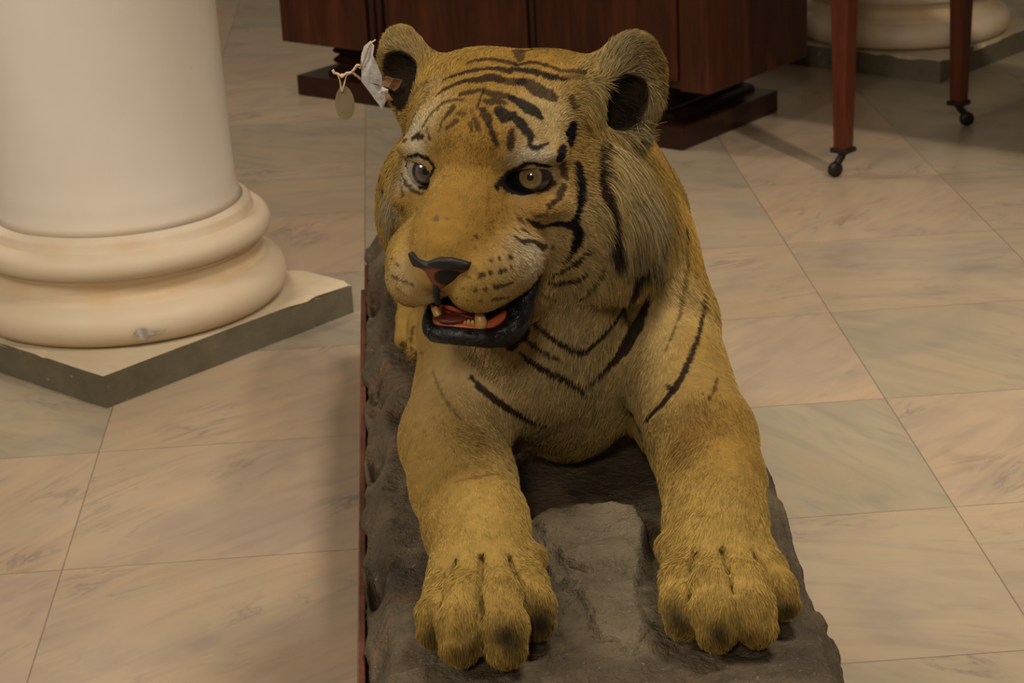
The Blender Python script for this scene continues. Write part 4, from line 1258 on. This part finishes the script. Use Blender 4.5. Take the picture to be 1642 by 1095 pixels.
LSC = 1.0
if FUR:
    A, B_, C_, D4 = (BV[BF[:, i]] for i in range(4))
    fa = 0.5 * np.linalg.norm(np.cross(C_ - A, D4 - B_), axis=1)
    ctr_ = (A + C_) / 2
    dens = np.where(ctr_[:, 1] < 2.62, 1.0, .30) * np.where(ctr_[:, 2] < .30, .6, 1.0)
    Hc = headp(ctr_)
    dens *= np.where((np.abs(Hc[:, 0]) < .16) & (Hc[:, 1] > -.16) & (Hc[:, 2] > -.17), 2.0, 1.0)
    pr = fa * dens; pr /= pr.sum()
    pick = RNG.choice(len(BF), size=NHAIR, p=pr)
    u_, v_ = RNG.random((2, NHAIR, 1))
    root = (A[pick] * (1 - u_) + B_[pick] * u_) * (1 - v_) + (D4[pick] * (1 - u_) + C_[pick] * u_) * v_
    root = root[~no_fur(root)]
    nr = normal(root)
    dd, LL, FF = comb(root)
    # ears: short sparse hair inside the cup
    inear = np.zeros(len(root), bool)
    for ec, em, er in EARS:
        q = (root - ec) @ em.T
        e = np.sqrt((q[:, 0] / er[0]) ** 2 + (q[:, 1] / er[1]) ** 2 + (q[:, 2] / er[2]) ** 2); inear |= (e < 1.04) & (q[:, 1] < .004)
    keep = ~(inear & (RNG.random(len(root)) < .72))
    root, nr, dd, LL, FF = root[keep], nr[keep], dd[keep], LL[keep], FF[keep]
    n = len(root)
    clump = np.stack([fbm(root * 55 + o, 2) - .5 for o in (0, 31, 57)], 1)
    dd = dd + clump * 0.85 + RNG.normal(0, .10, (n, 3))
    tdir = dd - nr * (dd * nr).sum(1, keepdims=True)
    tdir /= np.linalg.norm(tdir, axis=1, keepdims=True) + 1e-9
    LL = LL * LSC * (0.65 + 0.6 * RNG.random(n)) * (0.8 + 0.5 * fbm(root * 45 + 3, 2))
    lift = np.clip(FF * (0.6 + 0.8 * RNG.random(n)), .05, .9)
    K = 5
    P_ = np.zeros((n, K, 3)); P_[:, 0] = root - nr * 0.0006
    step = (LL / (K - 1))[:, None]
    for j in range(1, K):
        f = lift * (1.25 - .9 * j / (K - 1)); f = f[:, None]
        d = tdir * np.sqrt(1 - np.minimum(f, .95) ** 2) + nr * f
        d = d + np.array([0, 0, -1.0]) * (0.10 * j * np.minimum(LL / .02, 1.6))[:, None]
        d /= np.linalg.norm(d, axis=1, keepdims=True)
        P_[:, j] = P_[:, j - 1] + d * step
    P_[:, :, 2] = np.maximum(P_[:, :, 2], BZ - .004)
    mid = P_[:, 2] * .5 + P_[:, 3] * .5
    mid = mid - nr * sample(mid)[:, None]
    mid = np.where((LL > .018)[:, None], root + (mid - root) * .35, mid)
    cc = coat(mid)
    rnd_ = (0.52 + 0.88 * RNG.random((n, 1)) ** 1.1)
    cc = cc * rnd_
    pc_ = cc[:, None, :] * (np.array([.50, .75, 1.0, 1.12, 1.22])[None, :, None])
    longm = np.clip((LL - .016) / .02, 0, 1)[:, None]
    rad = (0.00022 + 0.00010 * RNG.random((n, 1))) * np.array([[1.0, 1.0, .9, .65, .2]])
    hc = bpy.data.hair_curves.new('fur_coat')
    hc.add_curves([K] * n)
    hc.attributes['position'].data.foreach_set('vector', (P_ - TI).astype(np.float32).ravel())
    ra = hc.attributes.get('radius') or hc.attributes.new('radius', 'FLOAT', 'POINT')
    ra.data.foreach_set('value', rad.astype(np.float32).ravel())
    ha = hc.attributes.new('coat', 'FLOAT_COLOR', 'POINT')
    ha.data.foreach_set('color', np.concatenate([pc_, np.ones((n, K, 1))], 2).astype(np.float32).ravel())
    kf = NT('tiger_fur')
    vf = kf.n('ShaderNodeAttribute', attribute_name='coat')
    kf.set(vf.outputs[0], 0.68, Specular_IOR_Level=0.12)
    hc.materials.append(kf.m)
    fo = bpy.data.objects.new('fur_coat', hc); COL.objects.link(fo); fo.parent = tiger
    print('hairs', n)


# ------------------------------------------------------------------ face parts (head-local plane helper)
def hpl(px, py, ly):
    d = ray(px, py); t = (ly - (CAM - HO) @ HYv) / (d @ HYv)
    return CAM + d * t


def eye_mat(name, iris_a, iris_b, sclera):
    k = NT(name)
    co = k.coords()
    sp = k.n('ShaderNodeSeparateXYZ'); k.put(sp.inputs[0], co)
    r = k.math('SQRT', k.math('ADD', k.math('POWER', sp.outputs[0], 2.0), k.math('POWER', sp.outputs[2], 2.0)))
    ang = k.noise(k.n('ShaderNodeVectorMath', operation='NORMALIZE', i_0=co).outputs[0], 30, 3)
    r2 = k.math('MULTIPLY', k.math('ADD', r, k.math('MULTIPLY', k.math('SUBTRACT', ang, .5), .0012)), 1 / 0.0235)
    c = k.ramp(r2, [(0.0, (.004, .004, .004)), (.15, (.004, .004, .004)), (.19, iris_a), (.32, iris_a), (.42, iris_b), (.49, iris_b), (.54, (.015, .012, .010)), (.66, (.012, .010, .010)), (.76, sclera)])
    k.set(c, 0.08, Specular_IOR_Level=0.6, Coat_Weight=0.8, Coat_Roughness=0.03)
    return k.m


def eyeball(px, py, s, gaze, mat):
    c = hp(s * .0600, -.0180, -.0145)
    bm = bmesh.new()
    bmesh.ops.create_uvsphere(bm, u_segments=48, v_segments=32, radius=.0235)
    # cornea bulge toward local +Y
    for v in bm.verts:
        if v.co.y > .0185:
            v.co.y += (v.co.y - .0185) * 0.30
    o = bm_obj('eyeball', bm, mat, tiger, True)
    o.location = Vector(c - TI)
    o.rotation_euler = Vector(gaze).to_track_quat('Y', 'Z').to_euler()
    return o


g0 = CAM - hp(.064, -.0155, -.013); g0 /= np.linalg.norm(g0)
E_R = eyeball(845, 278, 1, tuple(g0 + np.array([-.10, 0, -.04])), eye_mat('amber_glass_eye', (.13, .075, .018), (.19, .145, .065), (.012, .012, .012)))
g1 = CAM - hp(-.064, -.0155, -.013); g1 /= np.linalg.norm(g1)
E_L = eyeball(671, 267, -1, tuple(g1 + np.array([-.20, 0, -.03])), eye_mat('grey_glass_eye', (.05, .038, .028), (.085, .075, .065), (.24, .22, .19)))
E_L['label'] = 'paler eye on the far side of the face'


def skin_mat(name, col, rough, coat=0.0, var=0.35, bump=.3):
    k = NT(name); co = k.coords()
    n_ = k.noise(co, 70, 4)
    k.set(k.mix(n_, tuple(c * (1 - var) for c in col), tuple(c * (1 + var) for c in col)), rough, Coat_Weight=coat, Coat_Roughness=.12)
    k.bump(k.noise(co, 160, 4), bump, .0015)
    return k.m


def strip(name, pts, radii, mat, parent, smooth=True, n=14, sub=4):
    """smooth tube through world points"""
    pts = np.array(pts); radii = np.array(radii)
    t = np.arange(len(pts)); tt = np.linspace(0, len(pts) - 1, (len(pts) - 1) * sub + 1)
    i = np.clip(np.floor(tt).astype(int), 0, len(pts) - 2); f = (tt - i)[:, None]
    p0 = pts[np.maximum(i - 1, 0)]; p1 = pts[i]; p2 = pts[i + 1]; p3 = pts[np.minimum(i + 2, len(pts) - 1)]
    q = .5 * ((2 * p1) + (-p0 + p2) * f + (2 * p0 - 5 * p1 + 4 * p2 - p3) * f ** 2 + (-p0 + 3 * p1 - 3 * p2 + p3) * f ** 3)
    r = np.interp(tt, t, radii)
    bm = bmesh.new()
    tube(bm, [tuple(a - TI) for a in q], list(r), n)
    return bm_obj(name, bm, mat, parent, True)


kl = NT('glossy_black_lip'); cl_ = kl.coords()
kl.set((.005, .0045, .005), kl.ramp(kl.noise(cl_, 55, 3), [(.40, (.16,) * 3), (.52, (.55,) * 3)]), Specular_IOR_Level=.32)
kl.bump(kl.noise(cl_, 110, 4), 1.0, .003)
M_LIP = kl.m
M_DRY = skin_mat('dry_black_skin', (.006, .005, .005), .8)
M_GUM = skin_mat('painted_red_gum', (.42, .085, .028), .38, .2)
M_TOOTH = skin_mat('yellowed_tooth', (.46, .27, .09), .4, .2)
M_TONGUE = skin_mat('dark_red_tongue', (.10, .018, .012), .5, .1)
lip = strip('lower_lip', [hpl(690, 496, .066), hpl(688, 518, .084), hpl(697, 534, .094), hpl(730, 538, .101), hpl(762, 541, .099), hpl(795, 541, .086), hpl(817, 530, .066), hpl(829, 508, .050), hpl(842, 484, .038), hpl(855, 460, .030), hpl(862, 446, .026)],
            [.005, .008, .0100, .0100, .0100, .0115, .0150, .0160, .0130, .0080, .004], M_LIP, tiger)
gum = strip('lower_gum', [hpl(690, 508, .074), hpl(700, 519, .086), hpl(725, 524, .094), hpl(755, 528, .094), hpl(780, 526, .084), hpl(800, 513, .070), hpl(812, 500, .055)],
            [.0045, .0055, .0058, .0060, .0068, .0060, .004], M_GUM, tiger)
for i in range(8):
    u = i / 7
    p = hpl(714 + 44 * u, 513.5 + 4.5 * u, .093)
    bm = bmesh.new()
    tube(bm, [tuple(p - TI + HZv * -.004), tuple(p - TI + HZv * .001), tuple(p - TI + HZv * .0035)], [.0022, .0021, .0012], 10)
    bm_obj('incisor', bm, M_TOOTH, tiger, True)
for pts, rr in (([hpl(709, 520, .088), hpl(704, 508, .090), hpl(698, 497, .089), hpl(693, 488, .086)], [.0058, .0052, .0042, .0015]),
                ([hpl(771, 526, .090), hpl(771, 516, .092), hpl(769, 507, .091), hpl(768, 499, .089)], [.0066, .0066, .0056, .0030])):
    strip('canine_tooth', pts, rr, M_TOOTH, tiger)
# tongue: dark hollow with a raised red rim
tc_ = hpl(734, 500, .070)
bm = bmesh.new()
bmesh.ops.create_uvsphere(bm, u_segments=24, v_segments=16, radius=1.0)
for v in bm.verts:
    w = HXv * v.co.x * .026 + HYv * v.co.y * .034 + HZv * v.co.z * .0065
    v.co = Vector(tc_ - TI + w)
tg = bm_obj('tongue', bm, M_TONGUE, tiger, True)
strip('tongue_rim', [hpl(706, 489, .074), hpl(709, 499, .082), hpl(724, 507, .088), hpl(744, 510, .088), hpl(757, 508, .082), hpl(760, 502, .072)], [.0022, .0036, .0042, .0042, .0036, .002], M_GUM, tg)
strip('palate_ridge', [hpl(707, 490, .080), hpl(722, 494, .084), hpl(742, 500, .084), hpl(759, 503, .078)], [.0018, .0026, .0026, .0018], M_GUM, tiger)

strip('philtrum', [hpl(699, 456, .135), hpl(699, 464, .1345), hpl(700, 474, .131), hpl(703, 485, .124)], [.0030, .0034, .0036, .0036], M_DRY, tiger)
# nose leather
kn = NT('nose_leather')
con = kn.coords(); spn = kn.n('ShaderNodeSeparateXYZ'); kn.put(spn.inputs[0], con)
X_, Z_ = kn.math('MULTIPLY', spn.outputs[0], -1.0), spn.outputs[2]
nn_ = kn.noise(con, 120, 4)
red_ = kn.mix(nn_, (.10, .027, .009), (.19, .058, .020))
# dark: right nostril side, rim along the top
d1 = kn.math('SQRT', kn.math('ADD', kn.math('POWER', kn.math('MULTIPLY', kn.math('SUBTRACT', X_, .0125), 1 / .0150), 2.0), kn.math('POWER', kn.math('MULTIPLY', kn.math('ADD', Z_, .0135), 1 / .0105), 2.0)))
d2 = kn.math('SQRT', kn.math('ADD', kn.math('POWER', kn.math('MULTIPLY', kn.math('ADD', X_, .029), 1 / .011), 2.0), kn.math('POWER', kn.math('MULTIPLY', kn.math('ADD', Z_, .006), 1 / .009), 2.0)))
dk = kn.math('MINIMUM', d1, d2)
mask = kn.ramp(dk, [(.80, (1, 1, 1)), (1.0, (0, 0, 0))])
rimz = kn.math('ADD', Z_, kn.math('MULTIPLY', kn.math('ABSOLUTE', X_), .14))
rim = kn.ramp(kn.math('MULTIPLY', kn.math('ADD', rimz, .02), 25.0), [(.38, (0, 0, 0)), (.46, (1, 1, 1))])
c_ = kn.mix(mask, red_, (.008, .007, .007)); c_ = kn.mix(rim, c_, (.014, .013, .0125))
kn.set(c_, .5, Specular_IOR_Level=.3)
kn.bump(kn.noise(con, 300, 3), .4, .001)
out2 = [(-.036, .006), (-.031, .0085), (-.022, .0035), (-.010, .0020), (-.003, .0045), (.006, .0075), (.018, .0070), (.028, .0030), (.036, -.0010), (.034, -.0060), (.026, -.0125), (.016, -.0200), (.007, -.0265), (0, -.0295), (-.006, -.0265), (-.014, -.020), (-.024, -.0130), (-.031, -.0060), (-.035, .000)]
no_ = hpl(697, 424, .1385)
bm = bmesh.new(); rings = []
cxy = np.array([0, -.006])
sub_ = []
for a, b in zip(out2, out2[1:] + out2[:1]):
    for t in (0, .33, .67): sub_.append((a[0] + (b[0] - a[0]) * t, a[1] + (b[1] - a[1]) * t))
for s_, yb in ((1.0, -.0060), (1.0, -.0005), (.93, .0018), (.78, .0028), (.55, .0036), (.30, .0040), (.10, .0042)):
    ring = []
    for x, z in sub_:
        xx = cxy[0] + (x - cxy[0]) * s_; zz = cxy[1] + (z - cxy[1]) * s_
        y = yb - 9.0 * xx * xx - .22 * max(0, -zz - .004) + .25 * zz * (zz > 0)
        for sx in (1, -1):    # nostril dents
            q = ((xx - sx * .021) / .008) ** 2 + ((zz + .011) / .005) ** 2
            y -= .005 * math.exp(-q)
        ring.append(bm.verts.new((-xx * .95, y, zz)))
    rings.append(ring)
for a, b in zip(rings, rings[1:]):
    for i in range(len(a)): bm.faces.new((a[i], a[(i + 1) % len(a)], b[(i + 1) % len(a)], b[i]))
bm.faces.new(rings[-1]); bm.faces.new(rings[0][::-1])
ns = bm_obj('nose', bm, kn.m, tiger, True)
mm = Matrix.Identity(4)
for i in range(3):
    mm[i][0], mm[i][1], mm[i][2], mm[i][3] = -HXv[i], HYv[i], HZv[i], (no_ - TI)[i]
ns.matrix_local = mm


# ------------------------------------------------------------------ labels tied to the ear
def sheet(name, pts, Yf, mat, parent, org, thick=.0006, nn=14):
    """crumpled paper through picture points placed at their own distances"""
    P3_ = [at(x, y, Y) for x, y, Y in pts]
    bm = bmesh.new()
    vs = [bm.verts.new(tuple(p - org)) for p in P3_]
    c = bm.verts.new(tuple(np.mean(P3_, 0) - org + np.array([0, -.003, 0])))
    for i in range(len(vs)): bm.faces.new((c, vs[i], vs[(i + 1) % len(vs)]))
    bmesh.ops.subdivide_edges(bm, edges=bm.edges[:], cuts=5, use_grid_fill=True)
    V = np.array([v.co[:] for v in bm.verts])
    d = (fbm(V * 60 + 3, 3) - .5) * .008
    for v, k_ in zip(bm.verts, d): v.co.y += k_
    r = bmesh.ops.solidify(bm, geom=bm.faces[:], thickness=thick)
    return bm_obj(name, bm, mat, parent)


kp = NT('thin_paper'); cp = kp.coords()
wr = kp.noise(kp.mapping(cp, scale=(1, 1, 4)), 170, 2)
kp.set(kp.mix(kp.ramp(wr, [(.56, (0, 0, 0)), (.62, (1, 1, 1))]), (.46, .44, .41), (.34, .32, .29)), .7); kp.bump(kp.noise(cp, 90, 4), .5, .003)
M_CARD = flat('buff_card', (.20, .155, .075), .7)
M_STR = flat('cotton_string', (.50, .36, .22), .8)
M_TAPE = flat('brown_gummed_tape', (.20, .095, .035), .6)
YE = 2.335
o0 = at(597, 100, YE)
pl = empty('paper_label', tuple(o0)); tag(pl, 'crumpled white paper label tied to the ear nearest the column', 'label')
sheet('paper', [(594, 65, YE), (600, 74, YE - .01), (598, 89, YE - .012), (607, 108, YE - .010), (613, 124, YE - .006), (613, 139, YE), (604, 134, YE), (580, 130, YE + .004), (580, 110, YE + .004), (580, 86, YE + .004), (586, 72, YE + .002)], 0, kp.m, pl, o0)
sheet('paper_tail', [(580, 130, YE + .004), (598, 134, YE - .004), (613, 139, YE), (623, 144, YE - .004), (619, 160, YE - .004), (614, 176, YE), (597, 152, YE + .004)], 0, kp.m, pl, o0)
sheet('paper_fold', [(584, 74, YE + .014), (580, 88, YE + .016), (577, 104, YE + .018), (579, 90, YE + .006)], 0, kp.m, pl, o0)


def thread(name, pts, r, mat, parent, org):
    bm = bmesh.new()
    P_ = np.array([at(*p) for p in pts])
    q = []
    for a, b in zip(P_, P_[1:]):
        for t in np.linspace(0, 1, 5)[:-1]: q.append(a + (b - a) * t)
    q.append(P_[-1]); q = np.array(q); q[1:-1] += (fbm(q[1:-1] * 400, 2)[:, None] - .5) * .0016
    tube(bm, [tuple(a - org) for a in q], r, 7)
    return bm_obj(name, bm, mat, parent, True)


thread('string', [(573, 105, YE + .002), (577, 110, YE), (582, 100, YE - .002), (593, 70, YE - .006), (602, 64, YE)], .0010, M_STR, pl, o0)
o1 = at(553, 140, YE)
ov = empty('oval_tag', tuple(o1)); tag(ov, 'small oval buff card tag dangling on string beside the ear', 'tag')
bm = bmesh.new()
cc_ = at(553, 165, YE) - o1
N = 40; ra_, rb_ = .0112, .0200
rings = []
for y, k_ in ((-.0005, 1.0), (.0005, 1.0)):
    outer = [bm.verts.new((cc_[0] + ra_ * math.cos(2 * math.pi * i / N) * (1 - .10 * math.sin(2 * math.pi * i / N)), cc_[1] + y, cc_[2] + rb_ * math.sin(2 * math.pi * i / N))) for i in range(N)]
    inner = [bm.verts.new((cc_[0] - .002 + .0014 * math.cos(2 * math.pi * i / N), cc_[1] + y, cc_[2] + .0125 + .0014 * math.sin(2 * math.pi * i / N))) for i in range(N)]
    for i in range(N): bm.faces.new((outer[i], outer[(i + 1) % N], inner[(i + 1) % N], inner[i]))
    rings.append((outer, inner))
for w in (0, 1):
    a, b = rings[0][w], rings[1][w]
    for i in range(N): bm.faces.new((a[i], a[(i + 1) % N], b[(i + 1) % N], b[i]))
bm_obj('card', bm, M_CARD, ov)
thread('string', [(533, 112, YE), (538, 117, YE), (544, 121, YE), (556, 120, YE), (564, 116, YE), (569, 110, YE), (573, 104, YE), (576, 106, YE)], .0017, M_STR, ov, o1)
thread('string', [(542, 120, YE), (545, 130, YE), (549, 148, YE - .002), (553, 130, YE), (556, 119, YE)], .0010, M_STR, ov, o1)
thread('string', [(541, 119, YE - .001), (548, 124, YE - .002), (556, 117, YE), (566, 117, YE), (580, 128, YE + .004)], .0015, M_STR, ov, o1)
o2 = at(630, 138, YE - .01)
tp_ = empty('tape_scrap', tuple(o2)); tag(tp_, 'torn brown gummed tape stuck inside the ear behind the paper label', 'tape')
sheet('tape', [(611, 124, YE), (620, 122, YE - .008), (632, 126, YE - .010), (645, 128, YE - .004), (640, 140, YE - .006), (632, 146, YE - .006), (622, 140, YE - .008), (612, 136, YE - .002)], 0, M_TAPE, tp_, o2)
sheet('torn_corner', [(617, 146, YE - .002), (624, 150, YE - .006), (630, 160, YE - .006), (620, 162, YE), (615, 168, YE + .002)], 0, M_TAPE, tp_, o2)
